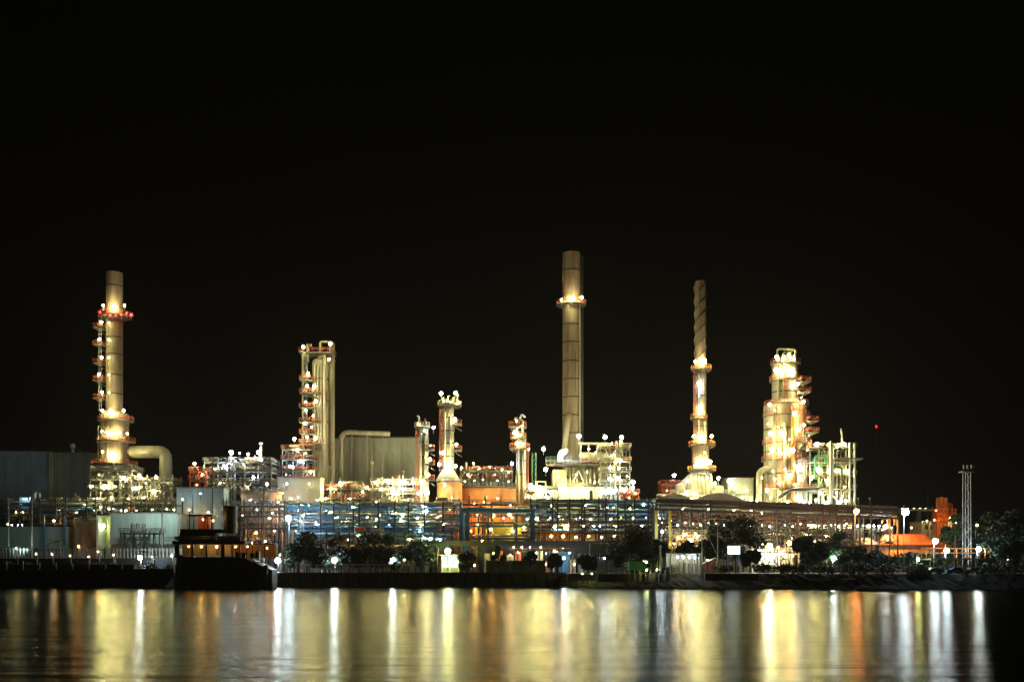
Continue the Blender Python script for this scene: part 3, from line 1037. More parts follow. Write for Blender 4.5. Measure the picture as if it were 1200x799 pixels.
def boat():
    Y = 243
    X = lambda q: xs(q, Y)
    Z = lambda p: zs(p, Y)
    r = thing('moored_boat', 'black hulled boat with a tall funnel and orange lit deckhouse openings', 'boat', (X(260), Y, 0))
    x0, x1 = X(204), X(322)
    # hull with sheer
    secs = []
    n = 16
    for i in range(n + 1):
        t = i / n
        x = x0 + (x1 - x0) * t
        bw = 4.2 * (1 - max(0, (0.16 - t) / 0.16) ** 2 * 0.9) * (1 - max(0, (t - 0.85) / 0.15) ** 2 * 0.35)
        top = 7.3 + 1.0 * max(0, 0.2 - t) * 5 - 3.0 * max(0.0, (t - 0.72) / 0.28)
        secs.append([(x, Y - bw * 0.75, -0.8), (x, Y - bw, 2.0), (x, Y - bw, top), (x, Y + bw, top), (x, Y + bw, 2.0), (x, Y + bw * 0.75, -0.8)])
    vs = [p for s in secs for p in s]
    fs = [(i * 6 + k, (i + 1) * 6 + k, (i + 1) * 6 + (k + 1) % 6, i * 6 + (k + 1) % 6) for i in range(n) for k in range(6)]
    fs += [tuple(range(6)), tuple(n * 6 + k for k in reversed(range(6)))]
    MB().add(vs, fs).build('hull', 'hull', r)
    MB().box(x0 + 3, x1 - 1, Y - 4.35, Y - 4.22, 5.9, 6.15).build('rubbing_strake', 'rubber', r)
    # covered deck: back wall, pillars, roof
    MB().box(X(211), X(268), Y + 1.5, Y + 1.8, Z(651), Z(638)).build('deckhouse_wall', 'cream', r)
    for a, b in ((209, 214), (228, 230.5), (244.5, 246.5), (262.5, 266.5)):
        MB().box(X(a), X(b), Y - 2.6, Y - 2.2, Z(653), Z(637.9)).build('pillar', 'hull', r)
    MB().box(X(207), X(291), Y - 3.2, Y + 3, Z(637.8), Z(634)).build('deck_roof', 'hull', r)
    MB().box(X(214), X(256), Y - 2.4, Y + 2.6, Z(633.9), Z(624.5)).build('upper_deckhouse', 'hull', r)
    MB().box(X(257), X(284), Y - 1.9, Y + 2.4, Z(633.9), Z(628)).build('engine_casing', 'hull', r)
    for q in (210, 286):
        MB().drum((X(q), Y - 2.2, Z(631)), (X(q) + 0.9, Y - 2.2, Z(631)), 0.5, 10).build('life_raft', 'white', r)
    MB().pipe([(X(290), Y, Z(634)), (X(301), Y, Z(612))], 0.14, 6).build('cargo_boom', 'dark_steel', r)
    MB().tube((X(290), Y, Z(637)), (X(290), Y, Z(606)), 0.15, 6, True, 0.08).build('mast', 'dark_steel', r)
    for k in range(7):
        q = 216 + k * 5.6
        wn = MB().box(X(q), X(q + 3.4), Y - 2.48, Y - 2.41, Z(632), Z(627)).build('window', 'glass', r)
    lamps(r, '221,640,o,0.2;236,640.5,a,0.32;254,640.5,a,0.36;276,640.5,o,0.3;290,640,a,0.28;303,640,o,0.33;313,642,o,0.25', Y - 0.8)
    # open after deck posts and awning
    MB().box(X(266), X(322), Y - 0.2, Y + 3.4, Z(637.7), Z(636.6)).build('awning', 'hull', r)
    MB().box(X(268), X(320), Y + 3.0, Y + 3.3, Z(653), Z(638)).build('deckhouse_wall', 'peach', r)
    for q in (276, 284, 292, 299, 306, 313, 319):
        MB().tube((X(q), Y - 2.4, Z(654)), (X(q), Y - 2.4, Z(637.8)), 0.12, 6).build('awning_post', 'hull', r)
    for q in (280, 287, 297, 303):
        MB().box(X(q), X(q + 4), Y - 3, Y - 1, Z(654), Z(647 + random.uniform(-2, 2))).build('deck_crate', 'hull', r)
    # wheelhouse and red lit bridge
    MB().box(X(214), X(262), Y - 1.8, Y + 2, Z(624.4), Z(620)).build('bridge_deck', 'hull', r)
    MB().box(X(231), X(245), Y + 0.8, Y + 2, Z(619.9), Z(605)).build('wheelhouse', 'red', r)
    MB().box(X(223), X(252), Y - 2.2, Y + 2.2, Z(604.9), Z(603.2)).build('wheelhouse_roof', 'hull', r)
    for q in (225, 230, 246, 250):
        MB().tube((X(q), Y - 1.8, Z(620)), (X(q), Y - 1.8, Z(604.9)), 0.14, 6).build('pillar', 'dark_steel', r)
    lamps(r, '238,608.5,a,0.36;249.5,610,a,0.26', Y - 0.8)
    rail_rect(X(209), X(290), Y - 3.1, Y + 2.9, Z(634), 1.1).build('railing', 'dark_steel', r)
    # funnel
    f = MB().lathe(X(269), Y + 0.6, [(sz(8, Y), Z(624.4)), (sz(8, Y), Z(596)), (sz(8.4, Y), Z(595.5)), (sz(8.4, Y), Z(593)), (sz(6.5, Y), Z(593)), (sz(6.5, Y), Z(596))], 20).build('funnel', 'hull', r)
    MB().tube((X(226), Y, Z(601)), (X(226), Y, Z(578)), 0.12, 6, True, 0.06).build('mast', 'dark_steel', r)
    for q, s in ((215, 1), (300, 1), (317, 1)):
        MB().lathe(X(q), Y - 4.45, [(0.25, 3.0), (0.45, 3.3), (0.45, 5.2), (0.25, 5.5)], 10).build('fender', 'rubber', r)


def centre_left():
    # teal box building and peach tanks behind the boat
    b = building('switch_building', 'windowless pale teal box building behind the boat wheelhouse', 'building', 207, 262, 572, 300, 8, 'teal')
    lamps(b, '214,585,c,0.3;244,600,a,0.35;222,597,o,0.35;235,578,c,0.25', 298.4)
    flood(b, at(201, 651, 264), at(235, 590, 300), 3800, (0.72, 0.95, 0.95), 100)
    tank('storage_tank', 'peach lit tank behind the boat, with a round bright lamp before it', 276, 332, 577, 296, 'peach', ringn=3, lspec='293,586,c,0.5;284,604,a,0.4;316,607,a,0.45;322,622,o,0.45;300,624,o,0.5;313,567,c,0.6;283,628,o,0.5;296,636,o,0.5;311,634,a,0.5', lampY=290)
    steel_structure('cluttered unit of blue white lit exchangers above the peach tank', 240, 318, 306, 10, 536, (541, 552, 565, 576), 6,
                    '271,530,c,1.0;281,530.5,c,0.5;291,532,w,0.7;303,530,c,0.95;297,559,c,0.65;263,546,c,0.7;252,549,w,0.5;306,539,w,0.5;285,544,w,0.5;276,540,c,0.4;290,570,w,0.4;258,566,w,0.4', rail='steel', ncl=40, nfit=6, mats=('lagging', 'white', 'steel', 'red'))
    steel_structure('thin black pipe frame in front of the peach lit tank behind the boat', 262, 334, 289, 3, 583, (592, 604, 618), 8,
                    '268,598,c,0.35;326,588,c,0.4;301,597,c,0.3;274,611,o,0.35;319,601,a,0.3', mat='dark_steel', rail='dark_steel', ncl=26, nfit=2, mats=('dark_steel', 'steel', 'dark_steel', 'cream'), cw=0.2)
    c = thing('vent_pipe', 'short white vent pipe on top of the blue white lit unit', 'vent', (xs(305.5, 308), 308, zs(541, 308)))
    MB().pipe([(xs(305.5, 308), 308, zs(541, 308)), (xs(305.5, 308), 308, zs(519, 308))], 0.35, 10).build('pipe', 'white', c)
    MB().lathe(xs(305.5, 308), 308, [(0.36, zs(521, 308)), (0.6, zs(520, 308)), (0.6, zs(518.5, 308)), (0.1, zs(518, 308))], 10).build('cap', 'white', c)
    steel_structure('small red railed structure with one warm lamp left of the blue white unit', 223, 242, 304, 6, 549, (552, 562), 3, '228,543,w,0.75;237,556,w,0.5;231,568,a,0.3', rail='red', mat='red', ncl=10, nfit=1)

    # structure at the foot of the twin column
    steel_structure('red decked structure with lamps left of the grey box buildings', 331, 368, 312, 8, 521, (526, 538, 551, 562), 4,
                    '345,514,w,0.8;348,527,w,0.7;340,546,c,0.65;352.5,540,c,0.65;364,553,w,0.6;358,531,w,0.4;335,556,c,0.4', rail='red', ncl=26, nfit=3, mats=('lagging', 'white', 'steel', 'cream'))
    b = building('panel_house', 'small pale panelled house glaring under two lamps below the red decked structure', 'building', 325, 375, 560, 300, 6, 'cream')
    lamps(b, '336,567,c,0.45;363,567,w,0.45;341,584,c,0.45;341.5,593,w,0.45;362,592,w,0.4;372,586,w,0.4;331,578,o,0.4;334,600,o,0.4', 298.3)
    # twin column
    Y = 318
    root, cx, r = column('process_column', 'tall twin process column with stair decks left of the grey box buildings', 'process column', 366, 385, 425, Y, plats=(), dome=True, ringpy=(445, 470, 495))
    cx2 = xs(388.5, Y)
    MB().lathe(cx2, Y + 0.6, [(sz(3.4, Y), GZ), (sz(3.4, Y), zs(402, Y)), (sz(2.5, Y), zs(400.5, Y)), (0.1, zs(400, Y))], 20).build('riser', 'lagging', root)
    MB().pipe([(cx, Y - r * 0.6, zs(421, Y)), (cx, Y - r * 0.6, zs(418.5, Y)), (xs(382.5, Y), Y - r - 0.4, zs(418.5, Y)), (xs(382.5, Y), Y - r - 0.4, zs(520, Y))], 0.5, 10).build('pipe', 'lagging', root)
    for q in (371, 375, 378.5):
        MB().pipe([(xs(q, Y), Y - r - 0.6, zs(530, Y)), (xs(q, Y), Y - r - 0.6, zs(428 + q % 7, Y)), (xs(q, Y), Y - r * 0.3, zs(428 + q % 7, Y))], 0.22, 8).build('pipe', random.choice(('cream', 'steel')), root)
    side_platform(root, xs(353, Y), xs(392, Y), Y - 4, Y + 3, zs(415, Y), rail='red')
    MB().pipe([(xs(362, Y), Y - 1, zs(425, Y)), (xs(362, Y), Y - 1, zs(405, Y)), (xs(366, Y), Y - 1, zs(405, Y))], 0.35, 8).build('pipe', 'cream', root)
    MB().pipe([(xs(373, Y), Y - 1, zs(424, Y)), (xs(376, Y), Y - 1, zs(418, Y)), (xs(376, Y), Y - 1, zs(401, Y)), (xs(389, Y), Y - 1, zs(401, Y)), (xs(389, Y), Y, zs(404, Y))], 0.35, 8).build('pipe', 'cream', root)
    steel_posts = MB()
    for q in (356.5, 362):
        steel_posts = MB().bar((xs(q, Y), Y - 3, GZ), (xs(q, Y), Y - 3, zs(405, Y)), 0.25).build('column', 'steel', root)
    for i, p in enumerate((448, 463, 480, 497, 510, 522)):
        side_platform(root, xs(355, Y), xs(379 if i % 2 else 372, Y), Y - r - 3.2, Y - r + 1, zs(p, Y), rail='red')
    ladder(root, xs(360, Y), Y - 4, zs(522, Y), zs(416, Y), 'steel')
    lamps(root, '355.5,406.5,w,0.75;387,403,w,0.8;385.5,421,w,0.65;361,438,w,0.85;368,453,w,0.75;360,452,w,0.6;370,470,w,0.75;358,471,w,0.45;358,480.5,w,0.6;367,487,w,0.5;357,496,w,0.6;365,500,w,0.5;360,512,w,0.6;370,513,w,0.65', Y - r - 3.6)
    # grey boxes
    Y = 330
    for (a, b_, t, mm, lab, yy) in ((368, 395, 514, 'greydark', 'narrow dark clad box building hiding the foot of the twin column', 326), (403, 434, 512, 'greydark', 'dark clad box building right of the beige bent pipe', 331), (434.4, 494, 513, 'greygreen', 'widest clad box building, pale grey green, left of the twin lamp columns', 333)):
        bb = building('furnace_house', lab, 'building', a, b_, t, yy, 26, mm, roof_mat='dark_steel')
    # exposed bent duct
    t = thing('overhead_duct', 'thick beige pipe bending over the roof of the grey box buildings', 'duct', (xs(399.5, 322), 322, GZ))
    MB().pipe([(xs(399.5, 322), 322, GZ), (xs(399.5, 322), 322, zs(506, 322)), (xs(457, 322), 322, zs(508.5, 322))], sz(3.0, 322), 16, bend=3.5).build('pipe', 'lagging', t)
    rings(t, xs(399.5, 322), 322, [zs(p, 322) for p in (520, 540, 560)], lambda z: sz(3.0, 322), 'lagging')
    for q in (412, 430, 448):
        MB().bar((xs(q, 322), 322.6, zs(560, 322)), (xs(q, 322), 322.6, zs(510, 322)), 0.25).build('support', 'steel', t)
    # vents by the boxes
    for i, (q, p0) in enumerate(((386, 546), (436, 541), (472, 552))):
        v = thing('vent_pipe', ('slim vent pipe in front of the narrow dark box building', 'slim vent pipe at the corner where the grey box buildings meet', 'slim vent pipe before the widest grey green box')[i], 'vent', (xs(q, 318), 318, GZ))
        MB().pipe([(xs(q, 318), 318, GZ), (xs(q, 318), 318, zs(p0, 318))], 0.28, 8).build('pipe', 'cream', v)
        MB().lathe(xs(q, 318), 318, [(0.29, zs(p0, 318) - 0.8), (0.5, zs(p0, 318) - 0.5), (0.5, zs(p0, 318)), (0.1, zs(p0, 318) + 0.3)], 10).build('cap', 'cream', v)
    steel_structure('low pipe filled structure at the foot of the grey box buildings', 375, 436, 308, 9, 563, (572, 583), 6,
                    '399,567,w,0.95;388,572,w,0.6;382,584,w,0.55;425,576,w,0.5;410,584,w,0.4;430,571,w,0.6;376,592,w,0.4', rail='red', ncl=30, nfit=4)
    steel_structure('brightly lit heat exchanger structure below the widest grey box', 436, 496, 306, 9, 558, (566, 577, 589), 6,
                    '454,563,w,0.85;440,565,w,0.6;472,565,w,1.0;461,577,w,0.95;446,573,w,0.55;484,566,w,0.5;489,578,w,0.5;478,586,w,0.45;441,588,w,0.4;466,592,w,0.4', rail='steel', ncl=40, nfit=6, mats=('lagging', 'steel', 'cream', 'orange'))
    pipe_rack('main pipe rack with teal blue beams behind the left trees', 333, 540, 291, 9, (590, 595, 602, 606, 613, 619), 12, 7,
              '414,594,w,0.6;463,601,c,0.5;472,603,w,0.65;356,604,c,0.4;430,606,w,0.3;382,598,w,0.35;350,597,c,0.45;395,606,w,0.3;445,604,w,0.3;500,598,c,0.6;489,607,w,0.5;512,606,w,0.35;520,614,c,0.4;494,615,w,0.4;370,612,c,0.3;440,616,w,0.25', beam_mat='blue', mats=('teal_pipe', 'steel', 'lagging', 'lagging', 'dark_steel', 'blue', 'cream'))
    steel_structure('half hidden lit pump deck behind the main pipe rack', 340, 430, 300.5, 3.5, 598, (604, 620), 7,
                    '352,610,w,0.55;371,614,c,0.5;388,600,w,0.5;405,612,w,0.6;424,604,a,0.5;418,618,w,0.4;345,622,a,0.4', rail='cream', ncl=26, nfit=6, mats=('cream', 'lagging', 'white', 'orange'))
    steel_structure('half hidden lit exchanger deck left of the orange tanks', 434, 508, 300.5, 3.5, 596, (603, 619), 7,
                    '441,608,w,0.5;456,614,c,0.5;470,610,w,0.6;484,602,w,0.5;499,612,w,0.75;492,622,c,0.5;505,606,a,0.6', rail='steel', ncl=26, nfit=6, mats=('cream', 'lagging', 'white', 'orange'))
    pipe_rack('lower front pipe rack behind the two left trees', 345, 530, 284, 4, (626, 632, 640), 12, 5,
              '368,633,c,0.3;408,632,a,0.35;432,634,a,0.4;480,632,a,0.5;505,631,w,0.6;497,629,w,0.5;516,632,c,0.5;420,628,w,0.3;456,630,w,0.3;388,640,c,0.3;470,642,a,0.4', beam_mat='blue', mats=('steel', 'blue', 'teal_pipe', 'lagging'))
    lamp_post('lamp post with a fierce white lamp between boat and main pipe rack', 338, 607, 283, 'c', 1.35, r=0.12)
    lamp_post('lamp post with a smaller white lamp right of the fierce white one', 355, 604, 284, 'w', 0.5)
    lamp_post('lamp post with a hazy orange lamp between the two left trees', 416, 647, 272, 'o', 0.9)


def centre():
    # two slim lamp columns
    Y = 306
    root, cx, r = column('process_column', 'shorter slim column with a cool lamp beside its head', 'process column', 491.5, 502, 503, Y, plats=[(500, 485.5, 504)], ringpy=(518, 536, 556), ladder_px=[(489.5, 505, 600)],
                         pipes=((494, 508, 590, 0.25, 'cream'), (498.5, 512, 590, 0.3, 'lagging')), rail='cream')
    lamps(root, '508,501,c,0.75;490,497,w,0.4;497,505,w,0.3;504.5,522,w,0.4;504,538,w,0.75;502,556,w,0.75;494.5,566,w,0.65;500,577,w,1.2;497,594,c,0.9,300;498,599,w,0.7,300', Y - r - 1.6)
    for p in (527, 544, 562):
        side_platform(root, xs(499, Y), xs(509, Y), Y - 3, Y + 1, zs(p, Y))
    MB().pipe([(xs(491, Y), Y, zs(500, Y)), (xs(491, Y), Y, zs(489, Y)), (xs(489, Y), Y, zs(487, Y))], 0.3, 8).build('pipe', 'white', root)
    MB().pipe([(xs(499, Y), Y, zs(500, Y)), (xs(498, Y), Y, zs(491, Y))], 0.25, 8).build('pipe', 'red', root)
    Y = 314
    root, cx, r = column('process_column', 'middle sized column crowned by two lamps left of the orange tank', 'process column', 518.5, 532, 479, Y, plats=[(475, 512.5, 541)], ringpy=(490, 505, 520, 535), ladder_px=[(517, 480, 560)],
                         pipes=((522, 484, 556, 0.3, 'cream'), (528.5, 490, 552, 0.25, 'lagging')), rail='cream')
    lamps(root, '517,461,w,0.9;534,460.5,w,0.9;538,472,w,0.55;533,491.5,w,0.9;534.5,520.5,w,0.65;518.5,530.5,w,0.75;514.5,544,c,0.75;534,546,g,0.7;525,545,w,0.85;520,470,w,0.3;528,471,w,0.3', Y - r - 1.6)
    for p in (498, 528):
        side_platform(root, xs(530, Y), xs(541, Y), Y - 3, Y + 1, zs(p, Y))
    for q in (519, 525, 531, 536):
        MB().pipe([(xs(q, Y), Y, zs(475, Y)), (xs(q, Y), Y, zs(463 + q % 4, Y)), (xs(q + 2, Y), Y, zs(463 + q % 4, Y))], 0.25, 8).build('pipe', 'cream', root)
    # flared foot
    MB().lathe(cx, Y - 1.6, [(sz(14, Y), zs(565, Y)), (sz(14.2, Y), zs(563, Y)), (sz(10, Y), zs(556, Y)), (sz(6.4, Y), zs(551, Y))], 32).build('cone_roof', 'cream', root)
    # orange tank
    tank('storage_tank', 'big orange lit storage tank with a railed roof, centre of the plant', 526, 616, 571, 312, 'orange', ringn=4, rail='steel', roof_mat='dark_steel', lspec='540,604,o,0.95,306;560,602,o,0.85,306;578,604,o,0.95,306;597,603,o,0.85,306;532,590,o,0.5,305.6;567,588,o,0.5,305.6;600,606,a,0.4;560,615,a,0.4;521,568,c,0.6,306;545,564,w,0.35,309;556,563,w,0.3,309;566,562,c,0.3,309;583,563,w,0.35,309;596,564,w,0.35,309;527,597,o,0.5,304', lampY=301.2)
    tank('storage_tank', 'narrow orange lit tank left of the big orange one', 511, 541, 566, 308, 'orange', ringn=3, lspec='513,590,o,0.5;516,604,o,0.5', lampY=303)
    steel_structure('tangle of pipes and lamps standing above the roof of the big orange tank', 540, 600, 322, 6, 546, (551, 561), 7,
                    '541,548,w,0.4;555,543,w,0.55;562,549,w,0.4;574,547,w,0.45;588,550,w,0.35;548,556,w,0.4;580,556,w,0.3;596,553,w,0.4', rail='red', ncl=30, nfit=7, mats=('lagging', 'cream', 'red', 'steel'))
    steel_structure('black scaffold of walkways and pipes across the face of the big orange tank', 512, 606, 302, 3, 580, (590,), 6,
                    '530,583,a,0.3;556,590,w,0.25;583,584,a,0.3;598,592,w,0.3', mat='dark_steel', rail='dark_steel', ncl=9, nfit=2, mats=('dark_steel', 'dark_steel', 'steel', 'red'), cw=0.2)
    # right slim column
    Y = 309
    root, cx, r = column('process_column', 'slim column with red basket platforms right of the big orange tank', 'process column', 605, 616.5, 510, Y, plats=[(500, 596, 617), (513, 598, 617), (526, 597, 621)], ringpy=(540, 556, 575), ladder_px=[(617.5, 528, 600)],
                         pipes=((608, 520, 590, 0.28, 'cream'), (613, 530, 590, 0.3, 'lagging')), h=1.6)
    lamps(root, '604,507,w,1.15;606,520,w,0.85;613,520,w,0.5;620,526,g,0.4;600,543,c,0.8;605,493,w,0.4;612,499,w,0.35', Y - r - 1.8)
    MB().pipe([(xs(606, Y), Y, zs(510, Y)), (xs(606, Y), Y, zs(489, Y)), (xs(603, Y), Y, zs(491, Y))], 0.3, 8).build('pipe', 'white', root)
    MB().pipe([(xs(612, Y), Y, zs(508, Y)), (xs(613, Y), Y, zs(493, Y)), (xs(609, Y), Y, zs(491, Y)), (xs(611.5, Y), Y, zs(485, Y)), (xs(615.5, Y), Y, zs(489, Y))], 0.3, 8).build('pipe', 'white', root)

    # --- main stack and heater
    Y = 332
    root, cx, r = column('chimney_stack', 'tallest plain round chimney with a collar of three lamps, in the centre', 'chimney', 659.2, 680, 297, Y, mat='stack', dome=False,
                         plats=[(357, 652, 687)], ringpy=(318, 381, 402, 424, 445, 466, 487, 508))
    lamps(root, '658,351.5,w,0.68;669.5,350,w,1.1;681.5,348.5,w,0.78', Y - r - 2.4)
    ladder(root, xs(682, Y), Y, zs(520, Y), zs(300, Y), 'steel', cage=False)
    MB().pipe([(xs(666, Y), Y - r - 0.4, zs(487, Y)), (xs(660, Y), Y - r - 2, zs(530, Y))], sz(3.2, Y), 12).build('flue_duct', 'cream', root)
    Y = 316
    root = thing('furnace', 'broad fired heater below the tallest chimney, wrapped in decks and lamps', 'furnace', (xs(690, Y), Y, GZ))
    X = lambda q: xs(q, Y)
    Z = lambda p: zs(p, Y)
    MB().box(X(648), X(664), Y, Y + 14, GZ, Z(550)).build('end_casing', 'cream', root)
    MB().box(X(664.2), X(722), Y + 2, Y + 13, GZ, Z(545)).build('casing', 'greygreen', root)
    MB().box(X(664.3), X(722), Y + 0.6, Y + 1.9, GZ, Z(570)).build('hearth', 'cream', root)
    m = MB().add([(X(664), Y + 1, Z(556)), (X(700), Y + 1, Z(566)), (X(700), Y + 1.8, Z(566)), (X(664), Y + 1.8, Z(556)), (X(664), Y + 1, Z(560)), (X(700), Y + 1, Z(570)), (X(700), Y + 1.8, Z(570)), (X(664), Y + 1.8, Z(560))],
                 [(0, 1, 2, 3), (7, 6, 5, 4), (0, 4, 5, 1), (1, 5, 6, 2), (2, 6, 7, 3), (3, 7, 4, 0)]).build('inclined_duct', 'dark_steel', root)
    for q in (668, 672, 676, 684, 688, 692, 697, 703, 709):
        MB().pipe([(X(q), Y + 1, Z(566)), (X(q), Y + 1, Z(547))], 0.35, 8).build('tube', 'lagging', root)
    m = MB().bar((X(672), Y + 0.4, Z(564)), (X(678), Y + 0.4, Z(551)), 0.3).bar((X(684), Y + 0.4, Z(564)), (X(678), Y + 0.4, Z(551)), 0.3)
    m.build('brace', 'white', root)
    side_platform(root, X(640), X(724), Y - 1.5, Y + 2, Z(544), rail='steel')
    MB().drum((X(681), Y + 3, Z(534)), (X(715), Y + 3, Z(534)), sz(5.5, Y), 18).build('steam_drum', 'cream', root)
    MB().box(X(679), X(720), Y, Y + 6, Z(541.5), Z(540)).build('deck', 'red', root)
    MB().box(X(679), X(712), Y + 1, Y + 5, Z(519.5), Z(518)).build('deck', 'cream', root)
    for q in (681, 690, 700, 711):
        MB().bar((X(q), Y + 1.2, Z(543)), (X(q), Y + 1.2, Z(518)), 0.28).build('column', 'cream', root)
    MB().pipe([(X(657), Y + 2, Z(541)), (X(657), Y + 2, Z(530)), (X(664), Y + 4, Z(526))], 1.0, 12).build('duct_elbow', 'white', root)
    rail_rect(X(640), X(680), Y, Y + 6, Z(540), 1.3).build('railing', 'verdigris', root)
    lamps(root, '678.5,511,w,1.15;637,526,w,0.95;661,530,c,1.2;639.5,550,w,0.95;690,526,w,0.55;698,530,w,0.5;664,573,w,0.85;684,573,w,0.95;672,578,w,0.5;675,556,w,0.45;688,553,w,0.45;654,558,g,0.5;656,572,w,0.6;697,565,w,0.4', Y - 2.8)
    # right wing of decks
    steel_structure('stack of lamp lit decks on the right flank of the broad heater', 704, 738, 312, 10, 520, (524, 540, 552, 566, 577), 4,
                    '709,512,w,0.95;728.5,512,w,0.9;717,519,w,0.4;719,533,w,0.55;727,540,w,0.8;715,548,w,0.7;725,549,w,0.5;709,576,c,0.95;719,576,c,0.8;714,561,c,0.6;732,574,w,0.85;724,560,w,0.7;735,558,w,0.4;702,580,w,0.5', rail='cream', mat='cream', ncl=36, nfit=5, mats=('lagging', 'cream', 'white', 'steel'))
    t = lamp_post('mast with a single blue white lamp at the right end of the heater', 742, 565, 306, 'c', 1.0)
    steel_structure('red railed corner deck at the right end of the heater', 730, 748, 305, 6, 572, (578, 588), 3, '737,583,a,0.4;745,578,w,0.4', rail='red', mat='red', ncl=10, nfit=2)
    # glow zone left of the heater
    steel_structure('glaring white lit exchanger deck between slim column and heater', 616, 652, 304, 8, 563, (574, 586), 4,
                    '622,569,w,1.1;629,572,w,1.25;637,575,w,0.9;646,577,w,0.95;619,581,w,0.6;633,582,a,0.6;642,584,w,0.6;649,586,w,0.5', rail='steel', ncl=20, nfit=5, mats=('white', 'cream', 'lagging'))
    # green post frame
    g = thing('lattice_post', 'green painted lattice post behind the slim red basket column', 'post', (xs(626, 316), 316, GZ))
    for q in (623.5, 628):
        MB().bar((xs(q, 316), 316, GZ), (xs(q, 316), 316, zs(530, 316)), 0.3).build('leg', 'verdigris', g)
    mm = MB()
    for k in range(10):
        p = 590 - k * 6
        mm.bar((xs(623.5, 316), 316, zs(p, 316)), (xs(628, 316), 316, zs(p - 6, 316)), 0.16)
    mm.build('lacing', 'verdigris', g)

    # --- blue framed rack and long racks in front
    r = pipe_rack('blue framed pipe rack in front of the big orange tank', 544, 625, 292, 8, (601, 613, 628), 4, 3,
                  '632,608,w,0.5;552,622,a,0.4;575,620,a,0.55;600,622,w,0.4;614,618,w,0.5;590,607,w,0.3;618,608,w,0.5;565,633,a,0.4', col_mat='blue', beam_mat='blue', mats=('blue', 'steel', 'lagging', 'dark_steel'))
    MB().pipe([(xs(541, 291), 290.6, zs(634, 291)), (xs(541, 291), 290.6, zs(598, 291)), (xs(548, 291), 290.6, zs(597, 291)), (xs(640, 291), 290.6, zs(599, 291))], 0.75, 12).build('pipe', 'blue', r)
    for q, mt in ((548, 'blue'), (624, 'blue')):
        MB().box(xs(q, 291) - 0.5, xs(q, 291) + 0.5, 289, 289.6, GZ, zs(597, 291)).build('column', mt, r)
    tank('storage_tank', 'low yellow tank half hidden by the blue framed rack', 556, 616, 612, 300.5, 'yellow', ringn=2, roof=False, lspec='')
    pipe_rack('dense dark pipe rack below the broad heater', 622, 778, 291, 10, (586, 591, 597, 603, 609, 615, 621), 15, 6,
              '646,593,w,0.45;686,592,w,0.5;712,594,c,0.4;719,594,w,0.45;738,596,w,0.4;754,591,c,0.5;629,607,w,0.6;650,617,c,0.75;663,617,w,0.9;645,606,c,0.35;655,605,w,0.35;668,607,w,0.35;680,606,c,0.3;692,608,w,0.3;704,607,w,0.3;716,608,c,0.3;728,606,w,0.3;742,607,w,0.35;757,606,c,0.3;684,616,c,0.45;696,617,c,0.5;703,616,c,0.45;722,617,w,0.4;736,618,w,0.3;752,616,c,0.3;770,616,w,0.3;646,628,o,0.6,289;660,628,o,0.7,289;675,629,a,0.5;690,628,a,0.5;705,629,a,0.5;720,628,a,0.45;736,629,a,0.4;766,596,w,0.3;773,607,c,0.4', mats=('lagging', 'steel', 'teal_pipe', 'blue', 'dark_steel'))
    b = building('pump_house', 'low orange lit pump house behind the dense dark rack', 'building', 640, 742, 622, 303, 6, 'peach')


